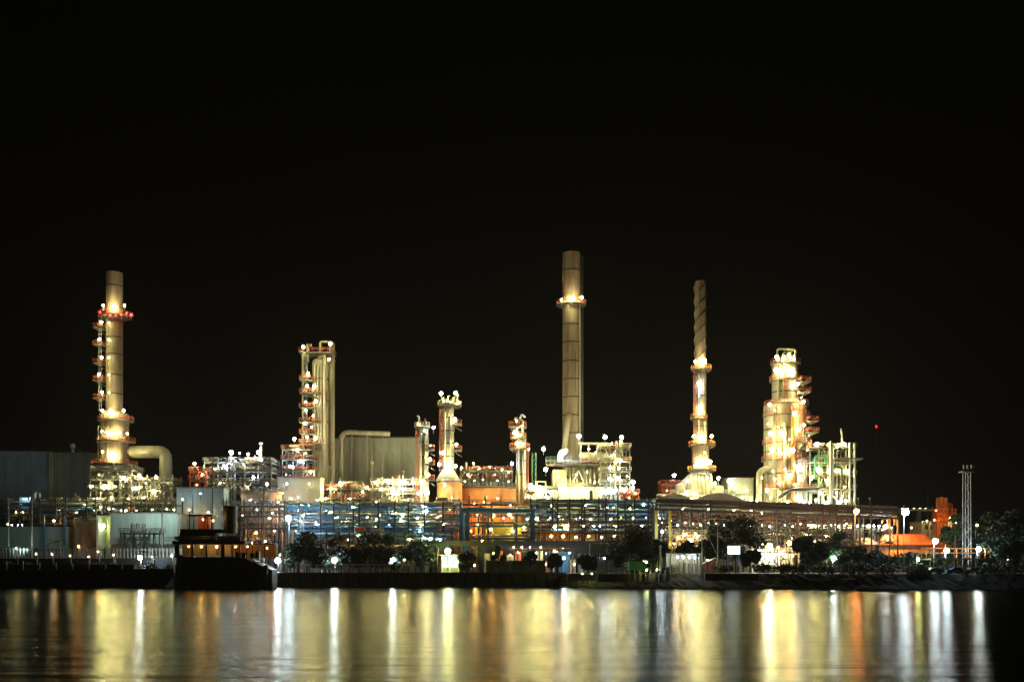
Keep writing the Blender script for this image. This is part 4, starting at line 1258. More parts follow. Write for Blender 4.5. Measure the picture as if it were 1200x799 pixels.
def right():
    # --- twisted stack
    Y = 322
    root, cx, r = column('chimney_stack', 'slender chimney wrapped in spiral strakes, rising right of centre', 'chimney', 814.5, 827, 330, Y, mat='stack', dome=False,
                         segs=[(814.5, 827, 330, 0), (814.5, 828, 438, 0), (813.5, 829, 490, 0), (811, 831, 523, 0), (810, 832, 549, 0)],
                         plats=[(433, 809.5, 833.5), (490, 809, 829), (522, 807, 838), (551, 806, 839)], ringpy=(464, 500), rail='orange')
    for s in range(3):
        m = MB()
        zt, zb = zs(331, Y), zs(421, Y)
        n = 90
        pitch = sz(46, Y)
        prev = None
        for i in range(n + 1):
            z = zb + (zt - zb) * i / n
            a = 2 * PI * (z - zb) / pitch + s * 2 * PI / 3
            cur = [(cx + q * math.cos(a + da), Y + q * math.sin(a + da), z) for q, da in ((r * 0.98, -0.07), (r + 0.34, -0.05), (r + 0.34, 0.05), (r * 0.98, 0.07))]
            if prev:
                m.add(prev + cur, [(0, 1, 5, 4), (1, 2, 6, 5), (2, 3, 7, 6)])
            prev = cur
        m.build('strake', 'stack', root)
    lamps(root, '815,423.5,w,0.75;825.5,423,w,1.0;819,449,c,0.85;820.5,456,c,0.6;820.5,478,w,1.1;819,484,w,0.6;813,511,w,0.75;821.5,513,w,1.05;834,511,w,0.8;819.5,541,w,1.2;832,541,w,1.0;815,545,w,0.6;826,530,w,0.3', Y - r - 1.9)
    ladder(root, xs(813, Y), Y - 1, zs(550, Y), zs(433, Y), 'red')
    for q, t in ((817.5, 440), (824.5, 495)):
        MB().pipe([(xs(q, Y), Y - r - 0.5, zs(555, Y)), (xs(q, Y), Y - r - 0.5, zs(t, Y))], 0.25, 8).build('pipe', 'cream', root)
    # reactor dome at its foot
    Y = 312
    t = thing('furnace', 'white domed heater at the foot of the spiral chimney', 'furnace', (xs(822, Y), Y + 8, GZ))
    MB().lathe(xs(822, Y), Y + 9, [(sz(27, Y), GZ), (sz(27, Y), zs(573, Y)), (sz(24, Y), zs(566, Y)), (sz(17, Y), zs(560, Y)), (sz(10, Y), zs(553, Y))], 40).build('shell', 'cream', t)
    MB().lathe(xs(800, Y), Y + 4, dished(sz(5.5, Y), GZ, zs(568, Y)), 20).build('side_vessel', 'cream', t)
    MB().lathe(xs(845, Y), Y + 4, dished(sz(6, Y), GZ, zs(570, Y)), 20).build('side_vessel', 'cream', t)
    for q in (812, 817, 822, 827, 833):
        MB().pipe([(xs(q, Y), Y - 0.5, zs(586, Y)), (xs(q, Y), Y - 0.5, zs(556, Y)), (xs(q, Y), Y + 4, zs(554, Y))], 0.3, 8).build('pipe', 'lagging', t)
    rail_rect(xs(786, Y), xs(858, Y), Y - 2, Y + 1, zs(579, Y)).build('railing', 'cream', t)
    MB().box(xs(770, Y), xs(872, Y), Y - 2.2, Y + 2.5, zs(580.5, Y), zs(579, Y)).build('deck', 'cream', t)
    lamps(t, '804,577,w,0.7;814,578,w,0.7;790,582,w,0.7;780,584,w,0.6;799,585,w,0.7;811,584,w,0.65;823,584,w,0.75;836,582,w,0.85;848,583,w,1.0;857,584,c,0.8;864,586,w,0.6;842,560,w,0.8,310.6;838,566,w,0.75,310.6;829,560,w,0.7,310.6;806,563,w,0.65,310.6', Y - 2.4)
    # tank roofs / low white sheds
    for i, (a, b_, t_) in enumerate(((768, 812, 579), (810, 872, 578))):
        q = thing('curved_roof_shed', ('low curved white roof left of the spiral chimney foot', 'low curved white roof right of the spiral chimney foot')[i], 'shed', (xs((a + b_) / 2, 306), 306, GZ))
        m = MB()
        n = 14
        X0, X1 = xs(a, 306), xs(b_, 306)
        zt, zb = zs(t_, 306), zs(588, 306)
        ring = [(X0 + (X1 - X0) * k / n, zb + (zt - zb) * math.sin(PI * k / n) ** 0.8) for k in range(n + 1)]
        vs = [(x, 304, z) for x, z in ring] + [(x, 309.5, z) for x, z in ring]
        m.add(vs, [(k, k + 1, n + 2 + k, n + 1 + k) for k in range(n)] + [tuple(range(n, -1, -1))], False)
        m.build('roof', 'white', q)
        MB().box(X0 + 0.2, X1 - 0.2, 304.3, 309.2, GZ, zb - 0.02).build('wall', 'cream', q)
    s = steel_structure('red scaffold like frame left of the spiral chimney foot', 776, 795, 318, 6, 566, (567, 573, 580), 5, '790,557,c,0.85;782,575,a,0.3', rail='red', mat='red', ncl=4, nfit=0)
    b = building('exchanger_house', 'pale ribbed box house between spiral chimney and stepped tower', 'building', 853, 883, 561, 318, 10, 'greygreen')
    lamps(b, '854,563,c,0.7;862,572,w,0.5;875,574,w,0.5;870,583,w,0.5;880,586,w,0.5', 316.6)

    # --- stepped tower
    Y = 318
    root, cx, r = column('process_tower', 'massive stepped distillation tower ringed with lamps, right of centre', 'tower', 905, 935, 426, Y, mat='lagging', dome=True,
                         segs=[(905, 935, 426, 0), (897, 946, 476, 0)],
                         plats=[(446, 902, 939), (426, 903, 938), (488, 894.5, 948), (520, 894, 949), (539.5, 893, 949), (574, 888, 953), (475, 896, 947)], ringpy=(436, 460, 504, 530, 556), rail='red',
                         pipes=((909, 432, 470, 0.35, 'cream'), (914, 450, 474, 0.3, 'lagging'), (902, 492, 590, 0.4, 'lagging'), (913, 500, 590, 0.45, 'cream'), (922, 480, 590, 0.6, 'orange'), (927, 545, 590, 0.4, 'cream'), (940, 505, 590, 0.35, 'cream')), extra=16)
    r = sz(24.6, Y)
    for q, t, bt in ((917, 446, 476), (905, 490, 522), (926, 520, 542), (935, 540, 576), (911, 541, 577), (931, 476, 520)):
        ladder(root, xs(q, Y), Y - r - 0.15 if t > 470 else Y - sz(15, Y) - 0.15, zs(bt, Y), zs(t, Y), 'red')
    for p in (452, 464, 497, 510, 529):
        side_platform(root, xs(930 if p < 475 else 938, Y), xs(941 if p < 475 else 950, Y), Y - r - 2.5, Y - 1, zs(p, Y), rail='red')
    for q0, q1, z0 in ((911, 932, 409), (918, 928, 413)):
        MB().pipe([(xs(q0, Y), Y, zs(424, Y)), (xs(q0, Y), Y, zs(z0, Y)), (xs(q1, Y), Y, zs(z0, Y)), (xs(q1, Y), Y, zs(426, Y))], 0.4, 10).build('pipe', 'cream', root)
    MB().pipe([(xs(930, Y), Y - 2, zs(430, Y)), (xs(930, Y), Y - 2, zs(411, Y)), (xs(921, Y), Y - 2, zs(411, Y))], 0.4, 10).build('pipe', 'cream', root)
    for q in (907, 914, 921, 927):
        MB().lathe(xs(q, Y), Y - 4, dished(0.6, zs(426, Y), zs(420, Y)), 10).build('vessel', 'cream', root)
    # big overhead bend on the left
    MB().pipe([(xs(887, Y), Y - 3, GZ), (xs(887, Y), Y - 3, zs(553, Y)), (xs(899, Y), Y - 3, zs(549, Y)), (xs(912, Y), Y - 3, zs(550, Y))], sz(3.6, Y), 16, bend=2.8).build('overhead_pipe', 'lagging', root)
    MB().pipe([(xs(904, Y), Y - r - 2, zs(585, Y)), (xs(918, Y), Y - r - 2, zs(576, Y)), (xs(950, Y), Y - r - 2, zs(575, Y))], 0.6, 10).build('pipe', 'dark_steel', root)
    lamps(root, '910,418,w,0.8;924.5,416,w,0.85;917,422,w,0.5;930,421,w,0.5;909.5,434,w,1.05;928.5,434,w,1.05;919,432,g,0.4;934.5,450,w,0.8;936,460,w,0.5;939,466,w,0.4', Y - sz(15, Y) - 1.0)
    lamps(root, '902,474,w,0.74;941.5,470.5,w,0.74;931.5,484,w,0.90;908,481,w,0.41;903,508,w,0.90;918,507.5,w,0.90;936.5,503,w,0.78;942,498,w,0.70;905,527,w,0.94;929,527.5,w,0.94;916,532,w,0.33;936.5,547,c,1.07;925,557,w,0.82;908,561,w,0.57;940,562,w,0.57;899,574,w,0.90;893,560,w,0.37;914,566,w,0.57;910,591,w,0.66;923,588,w,0.57;934,585,w,0.66;942,589,c,0.82;948,590,c,0.66;895,590,w,0.57;887,587,w,0.49;903,583,w,0.49;917,580,w,0.41;948,510,w,0.29;946,527,w,0.29;912,500,w,0.41;925,515,w,0.41;900,497,w,0.41;920,550,w,0.49;932,568,w,0.57;906,552,w,0.41', Y - r - 1.5)

    # --- frame right of the tower
    s = steel_structure('open frame of pale pipes and green valves right of the stepped tower', 949, 1002, 312, 10, 519, (524, 541, 556, 572), 6,
                        '957.5,520.5,w,1.0;973,520,w,0.6;989,520,w,0.85;981,524,w,0.4;959,550,w,1.05;973,552.5,w,0.9;986,551,w,0.85;993.5,553,w,0.75;951,560,w,0.6;968,563,w,0.6;968,589,w,0.8;976,586,c,0.7;984,588,w,0.75;991,587,w,0.7;956,586,w,0.7;962,577,w,0.5;980,577,w,0.5;990,570,w,0.4', mat='cream', rail='steel', ncl=34, nfit=5, mats=('lagging', 'cream', 'green', 'white'))
    for q, t in ((955, 534), (974, 547)):
        MB().pipe([(xs(q, 311), 310.6, zs(562, 311)), (xs(q, 311), 310.6, zs(t, 311)), (xs(q + 12, 311), 310.6, zs(t + 1, 311)), (xs(q + 12, 311), 310.6, zs(t + 9, 311))], 0.38, 10).build('pipe', 'green', s)
    for q, t in ((972, 517), (974.5, 521), (994.5, 519), (1000, 519)):
        MB().pipe([(xs(q, 311), 309.8, zs(600, 311)), (xs(q, 311), 309.8, zs(t, 311))], 0.35, 8).build('pipe', 'white', s)
    m = MB()
    for a, b_ in (((976, 538), (986, 552)), ((994, 538), (986, 552)), ((972, 575), (986, 590)), ((992, 572), (1000, 596)), ((986, 538), (986, 570)), ((990, 575), (985, 598))):
        m.bar(at(*a, 310.5), at(*b_, 310.5), 0.3)
    m.build('brace', 'cream', s)
    MB().box(xs(976, 311), xs(1009, 311), 309, 314, zs(538.5, 311), zs(537, 311)).build('deck', 'steel', s)
    MB().pipe([(xs(986.5, 313), 313, zs(519, 313)), (xs(986.5, 313), 313, zs(508, 313)), (xs(985.5, 313), 313, zs(502, 313))], 0.3, 8).build('vent_pipe', 'white', s)

    # --- long elevated rack
    Y = 286
    r = pipe_rack('long high pipe bridge sloping past the feet of the stepped tower', 768, 1052, Y, 6, (585.5, 589.5, 593.5), 13, 7,
                  '893,601,o,0.45,281;800,596,w,0.3;830,597,w,0.3;860,598,w,0.3;771,603,w,0.5;786,610,w,0.5;880,598,w,0.25;915,598,w,0.25;940,599,w,0.25', mats=('steel', 'dark_steel', 'dark_steel', 'dark_steel'), rr=(0.3, 0.46), slope=-0.037)
    for p in (586.5, 591.5, 596.5):
        zz = zs(p, 285.2)
        MB().bar((xs(768, 285.2), 285.2, zz), (xs(1052, 285.2), 285.2, zz - 0.037 * (xs(1052, 285.2) - xs(768, 285.2))), 0.55).build('girder', 'dark_steel', r)
    for q in (769, 785):
        MB().box(xs(q, 284) - 0.35, xs(q, 284) + 0.35, 283.5, 284.1, GZ, zs(598, 284)).build('column', 'yellow', r)
    pipe_rack('lower dim pipe rack with a string of small lamps under the high bridge', 772, 1000, 293, 8, (604, 609, 614, 620, 627, 634), 19, 6,
              ';'.join(f'{q},{612 + (k % 3) * 1.5 + (q > 880) * 1.5},{"wwcw"[k % 4]},{0.24 + 0.1 * ((k * 7) % 3)},291' for k, q in enumerate(range(776, 1000, 9))) + ';879,616,w,0.7,290;860,622,a,0.4;905,625,w,0.35;915,622,w,0.3;790,623,a,0.4;800,628,a,0.6;808,631,a,0.6;815,625,w,0.45;798,620,w,0.45;820,636,a,0.4;928,630,a,0.35;945,626,w,0.3;872,630,a,0.4;882,636,w,0.4;955,634,w,0.3;968,628,a,0.3;938,640,a,0.3;980,622,w,0.3', mats=('steel', 'dark_steel', 'lagging', 'red'))
    r = pipe_rack('thin lamp string rack running right from the pipe bridge end', 948, 1046, 300, 3, (620,), 8, 3,
                  ';'.join(f'{q},616,{"wwwc"[k % 4]},{0.5 + 0.18 * (k % 3 == 0)},297' for k, q in enumerate((951, 959, 966, 972, 983, 990, 998, 1005, 1012, 1018, 1024, 1030))) + ';1037.5,617,c,0.95,296;1045,618,w,0.3,297', mats=('steel', 'dark_steel'))
    lamp_post('lamp post with the starry orange lamp at the pipe bridge end', 1003.5, 599, 268, 'o', 1.15, r=0.13)
    lamp_post('tall slim lamp post with the brightest white lamp, by the orange roofed house', 1061, 600, 238, 'c', 1.35, r=0.1)
    lamp_post('lamp post with a blazing amber lamp under the stepped tower', 925, 636, 276, 'o', 1.0)
    lamp_post('lamp post with a yellow white lamp left of the blazing amber one', 902, 639, 276, 'w', 1.1)
    # glowing process yard under the tower
    steel_structure('yellow glowing pump bay under the stepped tower', 882, 936, 284, 5, 640, (648,), 8,
                    '890,644,w,0.7;897,650,c,0.9;886,652,c,0.7;908,650,w,0.6;915,648,w,0.6;921,652,w,0.5;929,651,w,0.5;893,637,a,0.5;912,641,a,0.5;918,645,a,0.4;904,652,c,0.6', mat='cream', rail='steel', ncl=26, nfit=6, mats=('cream', 'steel', 'lagging'), lampY=281)
    steel_structure('amber lit frame behind the trees below the spiral chimney', 784, 826, 284, 5, 620, (626, 635, 645), 6,
                    '795,630,a,0.5;803,626,a,0.6;810,633,a,0.6;818,628,w,0.5;800,640,a,0.5;790,637,a,0.4;814,643,w,0.4', mat='steel', rail='cream', ncl=24, nfit=3, mats=('cream', 'steel', 'peach'))


def shore_front():
    # --- long shed with dark roof
    Y = 276
    s = thing('open_shed', 'long dark roofed open shed on the quay, lit from inside', 'shed', (xs(620, Y), Y, GZ))
    MB().box(xs(500, Y), xs(744, Y), Y - 0.5, Y + 8, zs(638.5, Y), zs(634.5, Y)).build('roof', 'dark_steel', s)
    MB().box(xs(500, Y), xs(744, Y), Y - 0.7, Y - 0.52, zs(639.5, Y), zs(633.5, Y)).build('fascia', 'dark_steel', s)
    for q in range(502, 746, 13):
        MB().box(xs(q, Y) - 0.18, xs(q, Y) + 0.18, Y, Y + 0.35, GZ, zs(638.6, Y)).build('post', 'dark_steel', s)
    MB().box(xs(596, Y), xs(668, Y), Y - 0.9, Y - 0.72, zs(643, Y), zs(641.8, Y)).build('gutter', 'red', s)
    MB().box(xs(560, Y), xs(744, Y), Y + 7.2, Y + 7.5, GZ, zs(638.6, Y)).build('back_wall', 'dark_steel', s)
    for a, b_, t_, mm in ((566, 574, 648, 'peach'), (577, 589, 645, 'orange'), (592, 602, 650, 'cream'), (604, 611, 646, 'red'), (613, 626, 650, 'teal'), (629, 637, 645, 'cream'), (640, 646, 655, 'red'), (649, 652, 643, 'white'), (656, 668, 646, 'blue'), (669, 676, 655, 'peach'), (679, 689, 648, 'slate')):
        MB().box(xs(a, Y), xs(b_, Y), Y + 5, Y + 6.4, GZ, zs(t_, Y)).build('lit_patch_panel', mm, s)  # coloured panels standing in for stored clutter and lit wall patches
    lamps(s, '602,641,w,0.3,279;612,641,w,0.3,279;621,641,w,0.3,279;634,641,w,0.3,279;645,641,w,0.28,279;660,642,w,0.26,279;607,647,a,0.35,280;618,647,w,0.35,280;628,648,w,0.35,280;640,648,w,0.3,280;652,646,w,0.35,280;620.5,653.5,c,0.65,273;661,653.5,c,0.6,273;667.5,647.5,c,0.45,274;708.5,653.5,c,0.5,272;725,657.5,w,0.26,271;640,661,w,0.3,274;673,661,w,0.45,276;616,664,w,0.35,277;598,650,a,0.35,280;578,648,g,0.3,280;558,645,g,0.3,280', 279)
    # booth
    Y = 270
    b = thing('guard_booth', 'small glazed guard booth glowing pale cyan beside a palm', 'booth', (xs(527, Y), Y, GZ))
    MB().box(xs(518, Y), xs(537, Y), Y + 3, Y + 3.2, GZ, zs(651, Y)).build('wall', 'white', b)
    for q in (518, 527, 537):
        MB().box(xs(q, Y) - 0.12, xs(q, Y) + 0.12, Y, Y + 0.24, GZ, zs(651, Y)).build('post', 'white', b)
    MB().box(xs(515, Y), xs(540, Y), Y - 0.6, Y + 3.6, zs(650.9, Y), zs(649.5, Y)).build('roof', 'concrete', b)
    MB().box(xs(518, Y), xs(537, Y), Y + 0.3, Y + 0.42, GZ + 0.02, zs(665, Y)).build('counter', 'cream', b)
    lamps(b, '530,654.5,c,0.55;524.5,663,c,0.35', Y + 1.2)
    lamp_post('lamp post with the star shaped yellow green lamp over the booth', 524.5, 645.5, 266, 'g', 1.25, r=0.1)
    # boundary wall
    w = thing('boundary_wall', 'olive panelled boundary wall between quay trees, right of the booth', 'wall', (xs(606, 268), 268, GZ))
    for a, b_ in ((571, 580), (581, 597.5), (599.5, 622.5), (624.5, 638)):
        MB().box(xs(a, 268), xs(b_, 268), 268, 268.3, GZ, zs(656.5, 268)).build('panel', 'greygreen', w)
    for q in (570.4, 580.5, 598.5, 623.5, 638.5):
        MB().box(xs(q, 268) - 0.2, xs(q, 268) + 0.2, 267.8, 268.5, GZ, zs(655.5, 268)).build('post', 'concrete', w)
    # grey tube bank
    t = thing('tube_bank', 'upright bank of pale grey tubes at the right end of the dark shed', 'tank', (xs(702, 270), 270, GZ))
    for i in range(9):
        q = 692 + i * 2.5
        MB().lathe(xs(q, 270), 270, dished(sz(1.0, 270), GZ, zs(636.5, 270)), 10).build('tube', 'steel', t)
    MB().box(xs(691, 270), xs(713.5, 270), 269.5, 269.72, zs(652, 270), zs(650.5, 270)).build('band', 'dark_steel', t)
    # quay railing and globe lamps
    f = thing('quay_railing', 'pale quay railing at the water edge below the left trees', 'railing', (xs(415, 264), 264, 3.62))
    MB().box(xs(352, 264), xs(482, 264), 263.9, 264.0, 5.45, 5.75).build('top_rail', 'white', f)
    MB().box(xs(352, 264), xs(482, 264), 263.93, 263.98, 4.6, 4.7).build('mid_rail', 'steel', f)
    for k in range(22):
        q = 352 + k * 130 / 21
        MB().box(xs(q, 264) - 0.07, xs(q, 264) + 0.07, 263.91, 263.99, 3.45, 5.44).build('post', 'white', f)
    for i, (q, p, a) in enumerate(((325.5, 656.5, 1.2), (392, 656, 1.15), (460, 656, 1.2))):
        lamp_post(('cyan white globe lamp on the quay beside the boat stern', 'cyan white globe lamp on the quay between the two left trees', 'cyan white globe lamp on the quay right of the railing middle')[i], q, p, 264.5, 'c', a, group='globe lamps on the quay', mat='white')
    for i, (q, p, k, a, y) in enumerate(((341, 648, 'w', .35, 268), (328, 650, 'g', .3, 268), (428, 657.5, 'w', .22, 267), (474, 656, 'w', .26, 267), (498, 652, 'w', .22, 268), (776, 622.5, 'c', .7, 280), (754.5, 657.5, 'w', .28, 262), (757.5, 658, 'c', .24, 262), (970, 646, 'w', .5, 268), (977, 654, 'c', 1.0, 262), (1076, 655, 'g', .6, 240), (1096, 634, 'c', 1.1, 246), (1109.5, 645, 'c', 1.0, 242), (1147, 643, 'c', 0.95, 242), (1145, 615, 'w', .42, 260), (1182, 655.5, 'w', .42, 245), (893, 664, 'g', .3, 256), (806, 655, 'c', 0.5, 262), (882, 655, 'c', .6, 270), (556, 662, 'w', .3, 268), (1166, 664, 'c', .3, 240))):
        lamp_post(('small warm lamp right of the fierce white lamp post', 'small green tinted lamp above the leftmost quay globe', 'tiny warm lamp below the hazy orange lamp', 'tiny warm lamp right of the third quay globe', 'tiny warm lamp left of the star shaped yellow green lamp', 'cool lamp on a post beside the yellow rack legs', 'tiny warm lamp above the green truck', 'tiny cool lamp above the green truck', 'warm round lamp near the middle of the right bank', 'white lamp just below the warm round one on the right bank', 'yellow green lamp at bush height before the orange roofed house', 'tilted blue white flood lamp right of the orange roof', 'wide white lamp over the landing stage', 'brightest white lamp at the foot of the lattice mast', 'faint lamp among trees right of the lattice mast', 'small warm lamp among the dark trees at far right', 'dim green lamp in the hedge below the pump bay', 'cool lamp behind the lit pavilion', 'cool lamp left of the pump bay', 'tiny warm lamp right of the guard booth', 'dim cool lamp at the foot of the far right trees')[i], q, p, y, k, a, group='lamps along the waterfront')
    # white pole
    p = thing('mooring_pole', 'plain white pole standing alone on the bank left of the pavilion', 'pole', (xs(774, 242), 242, 2.0))
    MB().tube((xs(774, 242), 242, 1.6), (xs(774, 242), 242, zs(640, 242)), 0.22, 10, True, 0.16).build('pole', 'white', p)
    MB().lathe(xs(774, 242), 242, [(0.3, zs(640, 242) - 0.2), (0.3, zs(639, 242)), (0.05, zs(638.4, 242))], 10).build('cap', 'white', p)
    MB().box(xs(772, 242), xs(776, 242), 241.6, 242.4, 1.2, 3.2).build('footing', 'concrete', p)
    # pavilion
    Y = 246
    v = thing('pavilion', 'white framed pavilion shining with cool light on the bank', 'pavilion', (xs(803, Y), Y, GZ - 0.4))
    for q in (785.5, 820):
        for y in (Y, Y + 5):
            MB().box(xs(q, Y) - 0.16, xs(q, Y) + 0.16, y - 0.15, y + 0.15, GZ - 1, zs(649, Y)).build('post', 'white', v)
    MB().box(xs(784.5, Y), xs(821, Y), Y - 0.3, Y + 5.4, zs(648.9, Y), zs(647.8, Y)).build('roof', 'white', v)
    MB().box(xs(786, Y), xs(819.6, Y), Y + 5.2, Y + 5.35, GZ, zs(649, Y)).build('back_panel', 'white', v)
    MB().bar((xs(790, Y), Y + 0.6, zs(671, Y)), (xs(798, Y), Y + 0.6, zs(655, Y)), 0.18).build('brace', 'white', v)
    for q in (800, 806, 811, 815):
        MB().box(xs(q, Y), xs(q + 3, Y), Y + 3.5, Y + 4.3, GZ, zs(random.uniform(657, 663), Y)).build('cabinet', random.choice(('steel', 'red', 'cream')), v)
    lamps(v, '794,652.5,w,0.4;801,652.5,w,0.4;808,652.5,c,0.42;814,653,c,0.35', Y + 1.5)
    # mooring derrick
    d = thing('mooring_derrick', 'twin slim poles with a slanting brace right of the pavilion', 'derrick', (xs(831, Y), Y, GZ))
    for q, t in ((821.8, 616), (840, 612)):
        MB().tube((xs(q, Y), Y - 1, GZ - 1), (xs(q, Y), Y - 1, zs(t, Y)), 0.17, 8, True, 0.11).build('pole', 'cream', d)
    MB().tube((xs(838.5, Y), Y - 1, zs(648, Y)), (xs(828, Y), Y - 1, zs(626, Y)), 0.1, 6).build('brace', 'steel', d)
    MB().tube((xs(822, Y), Y - 1, zs(626, Y)), (xs(840, Y), Y - 1, zs(626, Y)), 0.1, 6).build('crossbar', 'steel', d)
    g = thing('gangway', 'short red and white gangway trestle between the derrick poles', 'gangway', (xs(831, Y), Y + 2, GZ))
    m = MB()
    for k in range(6):
        q = 823 + k * 2.6
        m.bar((xs(q, Y), Y + 1, GZ), (xs(q + 1.6, Y), Y + 1, zs(660 - k, Y)), 0.16)
        m.bar((xs(q + 1.6, Y), Y + 1, GZ), (xs(q, Y), Y + 1, zs(660 - k, Y)), 0.16)
    m.build('trestle', 'red', g)
    MB().add([(xs(823, Y), Y + 0.5, zs(661, Y)), (xs(839, Y), Y + 0.5, zs(654, Y)), (xs(839, Y), Y + 2, zs(654, Y)), (xs(823, Y), Y + 2, zs(661, Y)), (xs(823, Y), Y + 0.5, zs(660, Y)), (xs(839, Y), Y + 0.5, zs(653, Y)), (xs(839, Y), Y + 2, zs(653, Y)), (xs(823, Y), Y + 2, zs(660, Y))],
             [(0, 3, 2, 1), (4, 5, 6, 7), (0, 1, 5, 4), (2, 3, 7, 6), (0, 4, 7, 3), (1, 2, 6, 5)]).build('walkway', 'white', g)
    lamps(g, '829,656,w,0.25', Y)
    # light box sign
    Y = 248
    s = thing('lit_signboard', 'blank white glowing signboard on two legs right of the derrick', 'signboard', (xs(860, Y), Y, GZ))
    M['panel'] = glow('back lit sign panel', (0.66, 0.86, 1.0), 5)
    MB().box(xs(852.5, Y), xs(867.5, Y), Y, Y + 0.5, zs(649.5, Y), zs(639, Y)).build('frame', 'steel', s)
    MB().box(xs(853.1, Y), xs(866.9, Y), Y - 0.06, Y - 0.005, zs(649, Y), zs(639.6, Y)).build('panel', 'panel', s)
    for q in (854, 866):
        MB().tube((xs(q, Y), Y + 0.25, GZ), (xs(q, Y), Y + 0.25, zs(649.6, Y)), 0.14, 8).build('leg', 'blue', s)
    MB().box(xs(847, Y), xs(852, Y), Y + 0.1, Y + 0.3, zs(649, Y), zs(641, Y)).build('side_panel', 'dark_steel', s)
    # yellow marker boxes and buoy
    for i, q in enumerate((682.5, 693.5)):
        Yb = 255
        b = thing('marker_box', ('yellow framed marker box at the waterline with a cross brace, left of the pair', 'yellow framed marker box at the waterline, right and smaller of the pair')[i], 'marker', (xs(q, Yb), Yb, 0.6), 'yellow marker boxes at the waterline')
        w = (5, 3.6)[i]
        x0, x1, z0, z1 = xs(q - w, Yb), xs(q + w, Yb), 0.35, zs((677.5, 680)[i], Yb)
        MB().box(x0, x1, Yb, Yb + 1.6, z0, z1).build('body', 'yellow', b)
        m = MB()
        for a in (x0 + .12, x1 - .12):
            m.box(a - 0.12, a + 0.12, Yb - 0.12, Yb - 0.01, z0, z1)
        m.build('frame', 'cream', b)
        if i == 0:
            MB().bar((x0 + .3, Yb - 0.1, z0 + .2), (x1 - .3, Yb - 0.1, z1 - .2), 0.16).bar((x1 - .3, Yb - 0.14, z0 + .2), (x0 + .3, Yb - 0.14, z1 - .2), 0.16).build('cross_brace', 'dark_steel', b)
        else:
            MB().box(xs(q - 1, Yb), xs(q + 1, Yb), Yb - 0.1, Yb - 0.01, z0 + 0.5, z1 - 0.5).build('hatch', 'dark_steel', b)
        lamps(b, f'{q},{672.0},g,0.34', Yb - 0.25)  # added lamp that brightens the yellow box
    Yb = 240
    b = thing('mooring_buoy', 'round yellow buoy lying on the bank left of the white pole', 'buoy', (xs(754, Yb), Yb, 2.6))
    c = at(754, 674.5, Yb)
    MB().lathe(c.x, c.y, [(0.05, c.z - 0.75), (0.45, c.z - 0.62), (0.72, c.z - 0.25), (0.75, c.z), (0.72, c.z + 0.25), (0.45, c.z + 0.62), (0.05, c.z + 0.75)], 16).build('float', 'yellow', b)
    MB().tube((c.x, c.y, c.z + 0.7), (c.x, c.y, c.z + 1.1), 0.1, 6).build('shackle', 'dark_steel', b)
    MB().lathe(c.x, c.y, [(0.6, c.z - 1.4), (0.7, c.z - 0.72), (0.3, c.z - 0.7)], 12).build('cradle', 'concrete', b)
    # low seawall in front of truck and pavilion
    w = thing('seawall', 'low pale seawall beside the yellow buoy and white pole', 'wall', (xs(775, 241), 240, 1))
    MB().box(xs(665, 252), xs(700, 252), 251.4, 252, 1.6, 3.2).build('wall', 'concrete', w)
    MB().box(xs(700, 244), xs(785, 244), 243.6, 244.2, 1.4, 3.4).build('wall', 'concrete', w)
    MB().box(xs(826, 238), xs(888, 238), 237.6, 238.2, 1.8, 3.5).build('wall', 'concrete', w)
    for q in range(726, 786, 6):
        MB().box(xs(q, 243) - 0.09, xs(q, 243) + 0.09, 243.3, 243.5, 2.0, 4.3).build('post', 'cream', w)
    lamps(w, '770,667,c,0.25;758,667.5,g,0.3', 242.6)
    # green truck
    Y = 256
    t = thing('parked_truck', 'dark green box truck parked below the big round tree', 'truck', (xs(747, Y), Y, GZ))
    x0 = xs(737, Y)
    MB().box(x0, x0 + 4.0, Y, Y + 2.3, GZ + 0.75, GZ + 3.0).build('cargo_box', 'green', t)
    MB().add([(x0 + 4.15, Y + .05, GZ + .6), (x0 + 5.9, Y + .05, GZ + .6), (x0 + 5.9, Y + .05, GZ + 1.5), (x0 + 5.4, Y + .05, GZ + 2.5), (x0 + 4.15, Y + .05, GZ + 2.5), (x0 + 4.15, Y + 2.2, GZ + .6), (x0 + 5.9, Y + 2.2, GZ + .6), (x0 + 5.9, Y + 2.2, GZ + 1.5), (x0 + 5.4, Y + 2.2, GZ + 2.5), (x0 + 4.15, Y + 2.2, GZ + 2.5)],
             [(0, 1, 2, 3, 4), (9, 8, 7, 6, 5), (0, 5, 6, 1), (1, 6, 7, 2), (2, 7, 8, 3), (3, 8, 9, 4), (4, 9, 5, 0)]).build('cab', 'green', t)
    MB().box(x0 + 4.5, x0 + 5.35, Y - 0.02, Y + 0.04, GZ + 1.55, GZ + 2.3).build('window', 'glass', t)
    for dx in (0.8, 1.7, 5.0):
        for y in (Y, Y + 2.0):
            MB().tube((x0 + dx, y, GZ + 0.45), (x0 + dx, y + 0.28, GZ + 0.45), 0.45, 16).build('wheel', 'rubber', t)


